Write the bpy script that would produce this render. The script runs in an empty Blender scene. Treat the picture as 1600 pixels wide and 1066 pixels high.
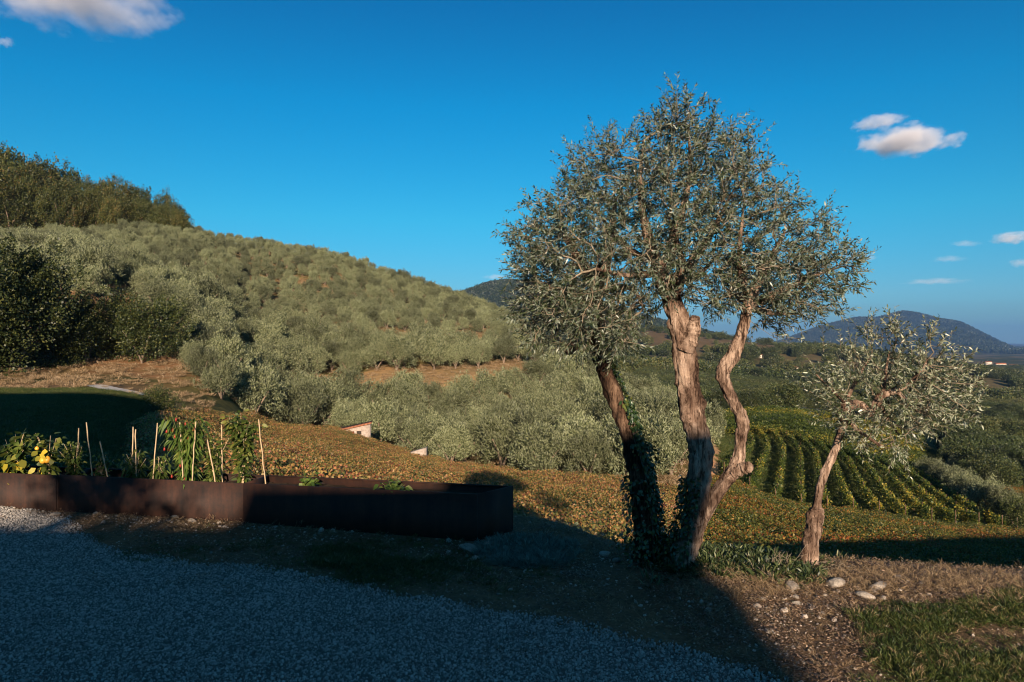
import bpy, math, random
import numpy as np
from mathutils import Vector, Matrix
R = math.radians
scene = bpy.context.scene
rng = np.random.default_rng(7)
random.seed(7)
F = 1155.0                      # focal length in photograph pixels (1600 wide)
EYE = 1.7

# ------------------------------------------------------------------ camera, sky, sun
cam_d = bpy.data.cameras.new('camera'); cam_d.sensor_width = 36.0; cam_d.lens = 36.0*F/1600.0
cam_d.clip_start = 0.05; cam_d.clip_end = 40000
cam = bpy.data.objects.new('camera', cam_d); scene.collection.objects.link(cam)
cam.location = (0, 0, EYE); cam.rotation_euler = (R(90), 0, 0); scene.camera = cam

SUN_EL = R(14.5)
LDIR = Vector((-0.08, 1.0, 0)).normalized()          # where the sunlight travels, on the ground
light_vec = Vector((LDIR.x*math.cos(SUN_EL), LDIR.y*math.cos(SUN_EL), -math.sin(SUN_EL)))
sun_d = bpy.data.lights.new('sun', 'SUN'); sun_d.energy = 5.0; sun_d.angle = R(0.53); sun_d.color = (1.0, 0.80, 0.60)
sun = bpy.data.objects.new('sun', sun_d); scene.collection.objects.link(sun)
sun.rotation_euler = light_vec.to_track_quat('-Z', 'Y').to_euler()

world = bpy.data.worlds.new('World'); scene.world = world; world.use_nodes = True
wn, wl = world.node_tree.nodes, world.node_tree.links
wn.clear()
sky = wn.new('ShaderNodeTexSky'); sky.sky_type = 'NISHITA'; sky.sun_disc = False
sky.sun_elevation = SUN_EL
sky.sun_rotation = math.atan2(-LDIR.x, -LDIR.y)          # measured from +Y towards +X
sky.altitude = 150; sky.air_density = 1.0; sky.dust_density = 0.0; sky.ozone_density = 4.0
hs = wn.new('ShaderNodeHueSaturation'); hs.inputs['Saturation'].default_value = 1.12; hs.inputs['Hue'].default_value = 0.485
bg = wn.new('ShaderNodeBackground'); bg.inputs['Strength'].default_value = 0.06
wo = wn.new('ShaderNodeOutputWorld')
tn = wn.new('ShaderNodeMix'); tn.data_type = 'RGBA'; tn.blend_type = 'MULTIPLY'; tn.inputs[0].default_value = 1.0; tn.inputs[7].default_value = (0.70, 0.93, 1.02, 1)
wl.new(sky.outputs[0], tn.inputs[6]); wl.new(tn.outputs[2], hs.inputs['Color'])
# tint paler near horizon, bluer above; added warmth overhead takes blue out of shade
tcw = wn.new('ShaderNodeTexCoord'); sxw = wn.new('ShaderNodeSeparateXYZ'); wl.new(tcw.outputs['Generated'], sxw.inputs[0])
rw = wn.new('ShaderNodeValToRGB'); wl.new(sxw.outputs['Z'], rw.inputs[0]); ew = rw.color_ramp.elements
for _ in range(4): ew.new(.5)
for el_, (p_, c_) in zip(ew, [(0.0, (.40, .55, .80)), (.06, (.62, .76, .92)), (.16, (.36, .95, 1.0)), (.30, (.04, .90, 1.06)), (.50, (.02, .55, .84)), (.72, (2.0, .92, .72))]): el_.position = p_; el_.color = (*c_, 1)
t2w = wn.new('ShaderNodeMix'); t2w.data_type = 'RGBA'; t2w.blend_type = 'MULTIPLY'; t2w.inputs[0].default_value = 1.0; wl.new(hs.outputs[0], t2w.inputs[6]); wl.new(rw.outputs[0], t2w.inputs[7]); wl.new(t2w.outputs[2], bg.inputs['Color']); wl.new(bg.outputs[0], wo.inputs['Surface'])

scene.view_settings.view_transform = 'Standard'; scene.view_settings.look = 'None'
scene.view_settings.exposure = 0.95; scene.view_settings.gamma = 1.0
scene.render.engine = 'CYCLES'; scene.cycles.filter_width = 1.05
scene.cycles.max_bounces = 5; scene.cycles.diffuse_bounces = 2; scene.cycles.glossy_bounces = 2
scene.cycles.transmission_bounces = 2; scene.cycles.transparent_max_bounces = 8; scene.cycles.volume_bounces = 2
scene.cycles.caustics_reflective = False; scene.cycles.caustics_refractive = False

# ------------------------------------------------------------------ helpers
COL = scene.collection
def tag(o, label=None, cat=None, group=None, kind=None):
    if label: o['label'] = label
    if cat: o['category'] = cat
    if group: o['group'] = group
    if kind: o['kind'] = kind
    return o
def link(o, parent=None):
    COL.objects.link(o)
    if parent is not None: o.parent = parent
    return o
def empty(name, loc=(0, 0, 0), rz=0.0):
    o = bpy.data.objects.new(name, None); o.location = loc; o.rotation_euler = (0, 0, rz); o.empty_display_size = 0.2
    return link(o)
def mesh_np(name, V, Fq, mat=None, smooth=False, attrs=None):
    """V (n,3), Fq (m,k) all faces with the same vertex count, or a list of such arrays."""
    V = np.asarray(V, dtype=np.float32)
    Fs = Fq if isinstance(Fq, list) else [Fq]
    Fs = [np.asarray(f, dtype=np.int32) for f in Fs if len(f)]
    me = bpy.data.meshes.new(name)
    me.vertices.add(len(V)); me.vertices.foreach_set('co', V.ravel())
    nl = sum(f.size for f in Fs); nf = sum(len(f) for f in Fs)
    me.loops.add(nl); me.polygons.add(nf)
    me.loops.foreach_set('vertex_index', np.concatenate([f.ravel() for f in Fs]))
    tot = np.concatenate([np.full(len(f), f.shape[1], np.int32) for f in Fs])
    st = np.concatenate([[0], np.cumsum(tot)[:-1]]).astype(np.int32)
    me.polygons.foreach_set('loop_start', st)
    try: me.polygons.foreach_set('loop_total', tot)
    except Exception: pass
    if smooth: me.polygons.foreach_set('use_smooth', np.ones(nf, bool))
    me.update(calc_edges=True)
    if attrs:
        for k, a in attrs.items():
            a = np.asarray(a, np.float32)
            if a.ndim == 2:
                at = me.color_attributes.new(k, 'FLOAT_COLOR', 'POINT')
                if a.shape[1] == 3: a = np.concatenate([a, np.ones((len(a), 1), np.float32)], 1)
                at.data.foreach_set('color', a.ravel())
            else:
                at = me.attributes.new(k, 'FLOAT', 'POINT'); at.data.foreach_set('value', a)
    if mat is not None: me.materials.append(mat)
    return me
def obj_np(name, V, Fq, mat=None, parent=None, smooth=False, attrs=None, loc=None):
    o = bpy.data.objects.new(name, mesh_np(name, V, Fq, mat, smooth, attrs))
    if loc is not None: o.location = loc
    return link(o, parent)
class MB:
    """collects simple shapes into one mesh"""
    def __init__(s): s.V = []; s.Q = []; s.T = []; s.n = 0
    def add(s, V, Q=None, T=None):
        V = np.asarray(V, float); s.V.append(V)
        if Q is not None and len(Q): s.Q.append(np.asarray(Q)+s.n)
        if T is not None and len(T): s.T.append(np.asarray(T)+s.n)
        s.n += len(V); return s
    def box(s, c, size, rz=0.0, jit=0.0):
        x, y, z = np.array(size)/2.0
        v = np.array([[a*x, b*y, d*z] for a in (-1, 1) for b in (-1, 1) for d in (-1, 1)])
        if jit: v += rng.uniform(-jit, jit, v.shape)
        ca, sa = math.cos(rz), math.sin(rz)
        v = np.stack([v[:, 0]*ca-v[:, 1]*sa, v[:, 0]*sa+v[:, 1]*ca, v[:, 2]], 1)+np.array(c)
        return s.add(v, [[0, 1, 3, 2], [4, 6, 7, 5], [0, 4, 5, 1], [2, 3, 7, 6], [0, 2, 6, 4], [1, 5, 7, 3]])
    def tube(s, pts, rad, sides=6, rough=0.0, cap=True, flute=0.0):
        V, Q, T = tube_np(np.asarray(pts, float), np.asarray(rad, float)*np.ones(len(pts)), sides, rough, cap, flute)
        return s.add(V, Q, T)
    def build(s, name, mat, parent=None, smooth=False, loc=None, attrs=None):
        V = np.concatenate(s.V); Fs = []
        if s.Q: Fs.append(np.concatenate(s.Q))
        if s.T: Fs.append(np.concatenate(s.T))
        return obj_np(name, V, Fs, mat, parent, smooth, attrs, loc)
def tube_np(P, rad, sides=6, rough=0.0, cap=True, flute=0.0):
    n = len(P); d = np.gradient(P, axis=0); d /= np.linalg.norm(d, axis=1, keepdims=True)+1e-9
    up = np.array([0.13, 1.0, 0.07]) if abs(d[0][1]) < 0.8 else np.array([1.0, 0.1, 0.1])
    A = []; a = np.cross(d[0], up); a /= np.linalg.norm(a)
    for i in range(n):
        a = a-d[i]*np.dot(a, d[i]); a /= np.linalg.norm(a)+1e-9; A.append(a.copy())
    A = np.array(A); B = np.cross(d, A)
    th = np.linspace(0, 2*np.pi, sides, endpoint=False)
    rr = rad[:, None]*np.ones((n, sides))
    if rough: rr = rr*(1+rng.uniform(-rough, rough, rr.shape))
    if flute:
        ph = np.cumsum(rng.uniform(-.12, .12, n))[:, None]
        L = np.linspace(0, 1, n)[:, None]*9
        rr = rr*(1+flute*(0.5*np.sin(3*th[None]+ph*3+L*1.3)+0.35*np.sin(5*th[None]-L*2.1+1)+0.35*np.sin(2*th[None]+L*2.7)*np.sin(L*3.1)+.2*np.sin(8*th[None]+L*1.1)))
    V = P[:, None]+rr[..., None]*(np.cos(th)[None, :, None]*A[:, None]+np.sin(th)[None, :, None]*B[:, None])
    V = V.reshape(-1, 3); i = np.arange(n-1)[:, None]*sides; j = np.arange(sides)[None]; k = (j+1) % sides
    Q = np.stack([i+j, i+k, i+sides+k, i+sides+j], -1).reshape(-1, 4); T = []
    if cap:
        V = np.concatenate([V, P[:1], P[-1:]]); c0, c1 = len(V)-2, len(V)-1
        jj = np.arange(sides); kk = (jj+1) % sides; b = (n-1)*sides
        T = np.concatenate([np.stack([kk, jj, np.full(sides, c0)], 1), np.stack([b+jj, b+kk, np.full(sides, c1)], 1)])
    return V, Q, T
def spline(P, n):
    """Catmull-Rom through rows of P (any width)"""
    P = np.asarray(P, float); m = len(P); Pe = np.concatenate([2*P[:1]-P[1:2], P, 2*P[-1:]-P[-2:-1]])
    t = np.linspace(0, m-1-1e-6, n); k = t.astype(int); f = (t-k)[:, None]
    p0, p1, p2, p3 = Pe[k], Pe[k+1], Pe[k+2], Pe[k+3]
    return 0.5*(2*p1+(p2-p0)*f+(2*p0-5*p1+4*p2-p3)*f**2+(-p0+3*p1-3*p2+p3)*f**3)

# smooth value noise on numpy arrays
_tab = np.random.default_rng(3).random((256, 256))
def vnoise(x, y):
    xi = np.floor(x).astype(int); yi = np.floor(y).astype(int); fx = x-xi; fy = y-yi
    fx = fx*fx*(3-2*fx); fy = fy*fy*(3-2*fy)
    a = _tab[xi & 255, yi & 255]; b = _tab[(xi+1) & 255, yi & 255]; c = _tab[xi & 255, (yi+1) & 255]; d = _tab[(xi+1) & 255, (yi+1) & 255]
    return (a*(1-fx)+b*fx)*(1-fy)+(c*(1-fx)+d*fx)*fy
def fbm(x, y, s, oct=4):
    v = 0; a = 1; t = 0
    for k in range(oct):
        v = v+a*vnoise(x/s+17.3*k, y/s-9.1*k); t += a; a *= .5; s *= .5
    return v/t-0.5
def sstep(a, b, x):
    t = np.clip((x-a)/(b-a), 0, 1); return t*t*(3-2*t)

# ------------------------------------------------------------------ the lie of the land
# surveyed ground points: bearing and elevation angle seen from the terrace, and how far off they lie
CP = [
 # left hillside
 (-260,735,13),(-260,620,40),(-260,585,60),(-260,440,90),(-260,330,150),(-260,270,200),(-260,290,300),
 (50,735,13),(50,640,30),(50,618,42),(60,598,50),(90,585,57),(120,520,72),(110,440,88),(100,395,125),(100,374,165),(0,368,172),(100,345,208),(0,335,215),(60,330,260),(90,420,400),
 (160,735,14),(160,620,42),(180,600,50),(230,585,60),(250,560,66),(205,485,82),(250,430,120),(270,366,185),(270,362,230),(270,430,320),
 (300,775,16),(300,680,38),(320,585,62),(330,545,80),(330,470,112),(330,410,145),(320,374,190),(320,420,300),
 (420,775,18),(400,690,48),(400,655,66),(400,605,84),(420,560,98),(430,530,112),(430,455,150),(420,388,190),(420,394,210),(420,460,320),
 (520,800,18),(520,690,54),(520,676,69),(520,648,79),(530,596,89),(540,588,98),(540,532,111),(530,470,145),(520,405,190),(520,415,215),(520,480,320),
 (620,825,18),(620,722,56),(620,710,66),(620,672,80),(620,584,92),(640,577,101),(640,531,113),(630,485,145),(620,435,190),(620,450,220),(620,510,320),
 (720,845,18),(720,746,48),(720,735,58),(730,665,82),(740,577,96),(740,570,105),(740,531,118),(740,500,140),(735,475,185),(735,495,220),(735,540,320),
 (820,860,18),(820,762,40),(820,752,48),(830,672,82),(840,575,103),(840,568,112),(840,545,132),(830,522,165),(840,540,200),(840,570,320),
 (920,872,19),(920,772,38),(920,758,46),(930,665,80),(930,615,100),(930,604,118),(930,605,160),(930,602,300),
 (1020,885,20),(1020,785,38),(1020,766,47),(1020,680,76),(1020,650,92),(1020,650,120),(1020,625,260),
 (1110,895,21),(1110,795,38),(1110,765,50),(1110,715,66),(1110,690,80),(1120,690,100),(1120,640,240),
 (1200,905,22),(1200,806,42),(1200,785,60),(1200,720,85),(1200,672,110),(1200,645,140),(1200,632,200),
 (1320,915,22),(1320,825,42),(1320,806,58),(1320,750,80),(1320,690,110),(1320,655,150),(1320,640,220),
 (1440,935,22),(1440,850,40),(1440,826,56),(1440,780,75),(1440,735,100),(1440,690,140),(1440,665,220),
 (1560,955,22),(1560,868,40),(1560,842,54),(1560,800,75),(1560,760,100),(1560,710,150),(1560,680,230),
 (1780,925,20),(1780,885,40),(1780,850,60),(1780,790,90),(1780,730,150),(1780,690,230),
 # valley and far ground
 (-260,480,500),(90,520,600),(320,530,600),(600,560,600),(800,575,600),(1000,590,400),(1150,600,400),(1300,612,400),(1450,630,400),(1600,640,400),(1780,645,400),
 (1000,560,650),(1150,572,650),(1300,588,650),(1450,608,650),(1600,615,650),(1780,620,650),
 (1300,575,1100),(1450,585,1100),(1600,590,1100),(1780,592,1100),
 (-260,560,1500),(400,560,1500),(800,560,1500),(1150,565,1500),(1450,568,2000),(1600,568,2000),(1780,568,2000),
 (-260,545,5000),(400,545,5000),(800,548,5000),(1150,550,5000),(1450,552,5000),(1600,552,5000),(1780,552,5000),
 (-260,539,16000),(400,539,16000),(800,539,16000),(1200,539,16000),(1600,539,16000),(1780,539,16000),
]
CPa = np.array(CP, float)
_cu = (CPa[:, 0]-800)/F; _ce = -(CPa[:, 1]-533)/F; _cv = np.log(CPa[:, 2])
_ku, _kv, _kc = 2.6, 1.0, 0.12
def _phi(r2): return -np.sqrt(r2+_kc**2)
_A = _phi((_ku*(_cu[:, None]-_cu[None]))**2+(_kv*(_cv[:, None]-_cv[None]))**2)
_n = len(_cu); _P = np.stack([np.ones(_n), _cu, _cv], 1)
_M = np.block([[_A+np.eye(_n)*0.004, _P], [_P.T, np.zeros((3, 3))]])
_w = np.linalg.solve(_M, np.concatenate([_ce, np.zeros(3)]))
EDGE = np.array([(-60, 9.2), (-7, 8.3), (-5.2, 8.0), (-2.5, 7.5), (-0.3, 7.3), (0.2, 7.2), (1.2, 6.4), (2.2, 5.95), (3.4, 5.7), (5, 5.6), (8, 5.7), (60, 7)])
def px_at(X, Y): return 800+X/np.maximum(Y, 1.0)*F
def ridge(X, Y, prof, Y0, wf, wb, rough, seed):
    """a range of hills at distance Y0: profile of (pixel bearing, pixel height)"""
    p = np.array(prof, float); xs = (p[:, 0]-800)/F*Y0; zs = EYE-(p[:, 1]-533)/F*Y0
    base = -80.0
    wob = fbm(X+seed*777, X*0+seed*31, wf*0.6, 3)*wf*0.35
    top = np.interp(px_at(X, Y)*(1.0 if Y0 > 5000 else 0)+(0 if Y0 > 5000 else 800+X/Y0*F), p[:, 0], zs, left=base, right=base)
    t = (Y-Y0-wob)
    s = np.where(t < 0, np.exp(-(t/wf)**2), np.exp(-(t/wb)**2))
    gul = fbm(X+seed*999, Y*1.3, wf*0.5, 5)
    return base+(top-base)*s*(1+rough*gul*np.clip(-t/wf*1.5, 0, 1)*2.0)
def height(X, Y):
    X = np.asarray(X, float); Y = np.asarray(Y, float); sh = X.shape; X = X.ravel(); Y = Y.ravel()
    Yc = np.maximum(Y, 8.0)
    u = np.clip(X/Yc, -0.95, 0.86); v = np.log(np.clip(Yc, 11.0, 18000))
    e = np.empty(len(X))
    for i in range(0, len(X), 20000):
        s = slice(i, i+20000)
        r2 = (_ku*(u[s, None]-_cu[None]))**2+(_kv*(v[s, None]-_cv[None]))**2
        e[s] = _phi(r2)@_w[:_n]+_w[_n]+_w[_n+1]*u[s]+_w[_n+2]*v[s]
    z = EYE+e*Yc
    amp = np.clip((Yc-60)/900, 0, 1)
    z = z+amp*fbm(X, Y, 220, 5)*22+np.clip((Yc-12)/60, 0, 1)*fbm(X+50, Y, 9, 3)*0.35
    z = np.maximum(z, ridge(X, Y, [(600,555),(700,532),(860,516),(920,518),(1000,517),(1040,520),(1090,528),(1130,531),(1180,538),(1240,546),(1290,554),(1400,570),(1500,590),(1700,640)], 950, 420, 700, .12, 1))
    z = np.maximum(z, ridge(X, Y, [(200,560),(560,520),(640,500),(700,474),(735,461),(765,450),(790,446),(830,449),(900,470),(980,500),(1060,520),(1160,560)], 2300, 800, 900, .10, 2))
    z = np.maximum(z, ridge(X, Y, [(1130,570),(1190,545),(1230,534),(1270,518),(1300,509),(1340,500),(1372,500),(1395,494),(1412,490),(1430,493),(1465,502),(1500,508),(1530,523),(1560,538),(1600,552),(1650,575)], 6800, 1150, 1500, .30, 3))
    z = np.maximum(z, ridge(X, Y, [(1270,590),(1320,560),(1380,530),(1440,518),(1500,520),(1540,533),(1580,548),(1620,565),(1680,600)], 5600, 800, 1500, .25, 4))
    # terrace: flat yard up to a bank
    ye = np.interp(X, EDGE[:, 0], EDGE[:, 1])
    flat = 0.025*np.sin(X*1.3+Y*0.7)+0.03*fbm(X, Y, 1.1, 3)+0.06*sstep(-3.0, -5.5, X)
    near = flat-0.10*sstep(-0.9, 0.2, Y-ye)*sstep(0.3, 1.0, X)
    t = sstep(0.0, 1.0, (Y-ye)/np.maximum(13-ye, 4)*1.0)
    zz = np.where(Y > ye, near*(1-t)+z*t, near)
    # steeper bank straight after the edge
    zz = zz-0.55*sstep(0, 1.2, Y-ye)*(1-sstep(3, 8, Y-ye))
    zz = np.where(Y > 22, z, zz)
    return zz.reshape(sh)
def hz(x, y): return float(height(np.array([x]), np.array([y]))[0])
def ground_at(px, py, y0=8, y1=3000):
    """first place where the sight line from the terrace meets the ground"""
    ys = np.geomspace(y0, y1, 1400); X = (px-800)/F*ys; Z = EYE-(py-533)/F*ys
    h = height(X, ys); k = np.argmax(h > Z)
    return X[k], ys[k], h[k]

# ------------------------------------------------------------------ materials
def N(nt, t, **kw):
    n = nt.nodes.new(t)
    for k, v in kw.items():
        if k.startswith('i_'): n.inputs[k[2:].replace('_', ' ')].default_value = v
        else: setattr(n, k, v)
    return n
def mixc(nt, fac, a, b, mode='MIX'):
    m = nt.nodes.new('ShaderNodeMix'); m.data_type = 'RGBA'; m.blend_type = mode
    for s, v in ((m.inputs[0], fac), (m.inputs[6], a), (m.inputs[7], b)):
        if hasattr(v, 'links') or hasattr(v, 'is_linked'): nt.links.new(v, s)
        elif isinstance(v, (int, float)): s.default_value = v
        else: s.default_value = (*v, 1) if len(v) == 3 else v
    return m.outputs[2]
def ramp(nt, fac, stops):
    r = nt.nodes.new('ShaderNodeValToRGB'); e = r.color_ramp.elements
    while len(e) < len(stops): e.new(0.5)
    for el, (p, c) in zip(e, stops): el.position = p; el.color = (*c, 1) if len(c) == 3 else c
    nt.links.new(fac, r.inputs[0]); return r.outputs[0]
def noise(nt, scale, detail=4, rough=.6, coord=None, dist=0.0):
    n = N(nt, 'ShaderNodeTexNoise'); n.inputs['Scale'].default_value = scale; n.inputs['Detail'].default_value = detail
    n.inputs['Roughness'].default_value = rough; n.inputs['Distortion'].default_value = dist
    if coord is not None: nt.links.new(coord, n.inputs['Vector'])
    return n.outputs['Fac']
def newmat(name, rough=.8, spec=.3):
    m = bpy.data.materials.new(name); m.use_nodes = True; nt = m.node_tree; b = nt.nodes['Principled BSDF']
    b.inputs['Roughness'].default_value = rough; b.inputs['Specular IOR Level'].default_value = spec
    return m, nt, b
def bump(nt, b, h, strength=.5, dist=.02):
    bp = N(nt, 'ShaderNodeBump'); bp.inputs['Strength'].default_value = strength; bp.inputs['Distance'].default_value = dist
    nt.links.new(h, bp.inputs['Height']); nt.links.new(bp.outputs[0], b.inputs['Normal'])
def simple(name, c1, c2, scale=8, rough=.85, spec=.25, bs=.4, bd=.01, per_obj=0.0, stretch=None, c3=None):
    m, nt, b = newmat(name, rough, spec)
    tc = N(nt, 'ShaderNodeTexCoord'); co = tc.outputs['Object']
    if stretch:
        mp = N(nt, 'ShaderNodeMapping'); mp.inputs['Scale'].default_value = stretch; nt.links.new(co, mp.inputs[0]); co = mp.outputs[0]
    f = noise(nt, scale, 6, .65, co)
    st = [(.3, c1), (.7, c2)] if c3 is None else [(.28, c1), (.52, c2), (.75, c3)]
    col = ramp(nt, f, st)
    if per_obj:
        oi = N(nt, 'ShaderNodeObjectInfo')
        v = N(nt, 'ShaderNodeMapRange'); v.inputs['To Min'].default_value = 1-per_obj; v.inputs['To Max'].default_value = 1+per_obj
        nt.links.new(oi.outputs['Random'], v.inputs[0])
        hh = N(nt, 'ShaderNodeHueSaturation'); nt.links.new(v.outputs[0], hh.inputs['Value']); nt.links.new(col, hh.inputs['Color']); col = hh.outputs[0]
    nt.links.new(col, b.inputs['Base Color'])
    if bs: bump(nt, b, noise(nt, scale*3, 5, .7, co), bs, bd)
    return m
def leafmat(name, stops, under=None, rough=.5, spec=.35, transl=.25, patch=None, obj_var=.15, patch_scale=.12):
    """leaf colour chosen per leaf from a ramp; UNDER is the colour of the leaves' lower side"""
    m, nt, b = newmat(name, rough, spec)
    g = N(nt, 'ShaderNodeNewGeometry'); oi = N(nt, 'ShaderNodeObjectInfo')
    a = N(nt, 'ShaderNodeMath', operation='MULTIPLY_ADD'); nt.links.new(oi.outputs['Random'], a.inputs[0]); a.inputs[1].default_value = 7.31
    nt.links.new(g.outputs['Random Per Island'], a.inputs[2])
    fr = N(nt, 'ShaderNodeMath', operation='FRACT'); nt.links.new(a.outputs[0], fr.inputs[0])
    fac = fr.outputs[0]
    if patch is not None:
        pn = noise(nt, patch_scale, 4, .6, g.outputs['Position'])
        pm = N(nt, 'ShaderNodeMapRange'); pm.inputs['From Min'].default_value = .35; pm.inputs['From Max'].default_value = .65
        pm.inputs['To Min'].default_value = -patch; pm.inputs['To Max'].default_value = patch; nt.links.new(pn, pm.inputs[0])
        ad = N(nt, 'ShaderNodeMath', operation='ADD'); ad.use_clamp = True; nt.links.new(fac, ad.inputs[0]); nt.links.new(pm.outputs[0], ad.inputs[1]); fac = ad.outputs[0]
    col = ramp(nt, fac, stops)
    if under is not None: col = mixc(nt, g.outputs['Backfacing'], col, under)
    v = N(nt, 'ShaderNodeMapRange'); v.inputs['To Min'].default_value = 1-obj_var; v.inputs['To Max'].default_value = 1+obj_var
    nt.links.new(oi.outputs['Random'], v.inputs[0])
    hh = N(nt, 'ShaderNodeHueSaturation'); nt.links.new(v.outputs[0], hh.inputs['Value']); nt.links.new(col, hh.inputs['Color']); col = hh.outputs[0]
    nt.links.new(col, b.inputs['Base Color'])
    if transl:
        t = N(nt, 'ShaderNodeBsdfTranslucent'); nt.links.new(col, t.inputs['Color'])
        mx = N(nt, 'ShaderNodeMixShader'); mx.inputs[0].default_value = transl
        nt.links.new(b.outputs[0], mx.inputs[1]); nt.links.new(t.outputs[0], mx.inputs[2])
        nt.links.new(mx.outputs[0], nt.nodes['Material Output'].inputs['Surface'])
    return m

M = {}
M['olive_hero'] = leafmat('olive_leaves', [(0, (.012, .021, .007)), (.6, (.032, .047, .017)), (1, (.068, .088, .040))], under=(.145, .17, .12), rough=.38, spec=.5, transl=.12)
M['olive_young'] = leafmat('young_olive_leaves', [(0, (.022, .034, .012)), (.6, (.055, .075, .03)), (1, (.13, .15, .07))], under=(.27, .29, .20), rough=.38, spec=.5, transl=.12)
M['olive_far'] = leafmat('grove_olive_leaves', [(0, (.020, .028, .010)), (.5, (.066, .080, .030)), (1, (.195, .21, .10))], under=(.20, .215, .12), rough=.5, transl=.1, obj_var=.42)
M['oak'] = leafmat('oak_leaves', [(0, (.022, .030, .009)), (.6, (.055, .068, .016)), (.9, (.11, .105, .025)), (1, (.16, .10, .03))], transl=.2, obj_var=.3, patch=.12)
M['dark'] = leafmat('shrub_leaves', [(0, (.016, .026, .008)), (.7, (.048, .064, .017)), (1, (.12, .12, .03))], transl=.15, obj_var=.25)
M['vine_autumn'] = leafmat('autumn_vine_leaves', [(0, (.055, .08, .020)), (.36, (.16, .135, .040)), (.66, (.32, .20, .062)), (.88, (.34, .145, .062)), (1, (.19, .06, .035))], transl=.25, patch=.2, obj_var=.2, patch_scale=.35)
M['vine_mixed'] = leafmat('yellowing_vine_leaves', [(0, (.03, .05, .012)), (.42, (.075, .09, .018)), (.72, (.17, .145, .03)), (.93, (.30, .15, .03)), (1, (.24, .07, .02))], transl=.3, patch=.35, obj_var=.2, patch_scale=.12)
M['vine_green'] = leafmat('green_vine_leaves', [(0, (.03, .05, .010)), (.55, (.075, .105, .018)), (.88, (.20, .20, .03)), (1, (.38, .28, .04))], transl=.4, patch=.42, obj_var=.15, patch_scale=.06)
M['woods'] = leafmat('woodland_leaves', [(0, (.020, .030, .010)), (.6, (.045, .060, .016)), (1, (.10, .095, .03))], transl=.0, patch=.3, obj_var=.4, patch_scale=.012)
M['far_woods'] = leafmat('mountain_wood_leaves', [(0, (.012, .022, .012)), (1, (.032, .044, .022))], transl=.0, obj_var=.35, patch=.2, patch_scale=.003)
M['ivy'] = leafmat('ivy_leaves', [(0, (.012, .028, .010)), (.7, (.03, .06, .018)), (1, (.12, .13, .03))], rough=.35, spec=.5, transl=.1)
M['undergrowth'] = leafmat('undergrowth_leaves', [(0, (.02, .035, .012)), (.7, (.06, .085, .028)), (1, (.16, .17, .07))], rough=.45, spec=.4, transl=.2)
M['grass'] = leafmat('grass_blades', [(0, (.025, .045, .010)), (.7, (.06, .085, .018)), (1, (.17, .15, .05))], transl=.25, patch=.2, patch_scale=2.0)
M['drygrass'] = leafmat('dry_grass_blades', [(0, (.12, .085, .04)), (.6, (.30, .20, .11)), (1, (.42, .31, .19))], transl=.2, patch=.15, patch_scale=2.0)
M['tomato'] = leafmat('tomato_leaves', [(0, (.04, .065, .014)), (.7, (.09, .13, .025)), (1, (.20, .20, .04))], transl=.3)
M['pepper'] = leafmat('pepper_leaves', [(0, (.06, .11, .02)), (.7, (.12, .19, .035)), (1, (.25, .28, .06))], transl=.35)
M['yellow_leaf'] = leafmat('yellowed_leaves', [(0, (.16, .17, .03)), (.5, (.45, .38, .04)), (1, (.65, .42, .04))], transl=.35)
M['lavender'] = leafmat('lavender_leaves', [(0, (.08, .12, .10)), (1, (.18, .23, .19))], transl=.1)
M['fruit'] = simple('yellow_fruit_skin', (.75, .30, .03), (.85, .45, .05), 6, .35, .5, .05, .002)
M['chili'] = simple('red_pepper_skin', (.20, .012, .008), (.30, .025, .012), 6, .4, .4, 0)
def bark_mat(name, dk, mid, lt, hi):
    m, nt, b = newmat(name, .92, .12)
    tc = N(nt, 'ShaderNodeTexCoord'); co = tc.outputs['Object']
    mp = N(nt, 'ShaderNodeMapping'); mp.inputs['Scale'].default_value = (1, 1, .28); nt.links.new(co, mp.inputs[0])
    mp2 = N(nt, 'ShaderNodeMapping'); mp2.inputs['Scale'].default_value = (1, 1, .10); nt.links.new(co, mp2.inputs[0])
    a = noise(nt, 13, 8, .72, mp.outputs[0], .8); c = noise(nt, 46, 6, .75, mp2.outputs[0], .4); d = noise(nt, 3.2, 3, .6, co); e = noise(nt, 90, 5, .8, co)
    c1 = ramp(nt, a, [(.36, dk), (.45, mid), (.54, lt), (.66, hi)])
    c2 = mixc(nt, .95, c1, ramp(nt, c, [(.40, (.17, .13, .11)), (.50, (1, 1, 1))]), 'MULTIPLY')
    c3 = mixc(nt, .8, c2, ramp(nt, d, [(.42, (.26, .20, .17)), (.56, (1.05, 1.02, .98))]), 'MULTIPLY')  # dark bark patches, deepened to stand in for uneven shading on the trunks
    c4 = mixc(nt, .6, c3, ramp(nt, e, [(.35, (.55, .55, .55)), (.65, (1.25, 1.22, 1.2))]), 'MULTIPLY')
    nt.links.new(c4, b.inputs['Base Color'])
    h = N(nt, 'ShaderNodeMath', operation='ADD'); nt.links.new(a, h.inputs[0]); nt.links.new(c, h.inputs[1])
    h2 = N(nt, 'ShaderNodeMath', operation='MULTIPLY_ADD'); nt.links.new(e, h2.inputs[0]); h2.inputs[1].default_value = .35; nt.links.new(h.outputs[0], h2.inputs[2])
    bump(nt, b, h2.outputs[0], 1.0, .022)
    return m
M['bark'] = bark_mat('olive_bark', (.08, .05, .036), (.29, .20, .148), (.47, .345, .265), (.60, .465, .37))
M['bark_dark'] = bark_mat('shade_darkened_bark', (.025, .016, .012), (.075, .047, .032), (.165, .105, .070), (.27, .18, .125))  # browner bark, with the crown's shade on the left trunk darkened into it
M['bark2'] = simple('grove_bark', (.10, .075, .055), (.26, .19, .14), 3, .9, .15, .4, .02, per_obj=.2)
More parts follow.
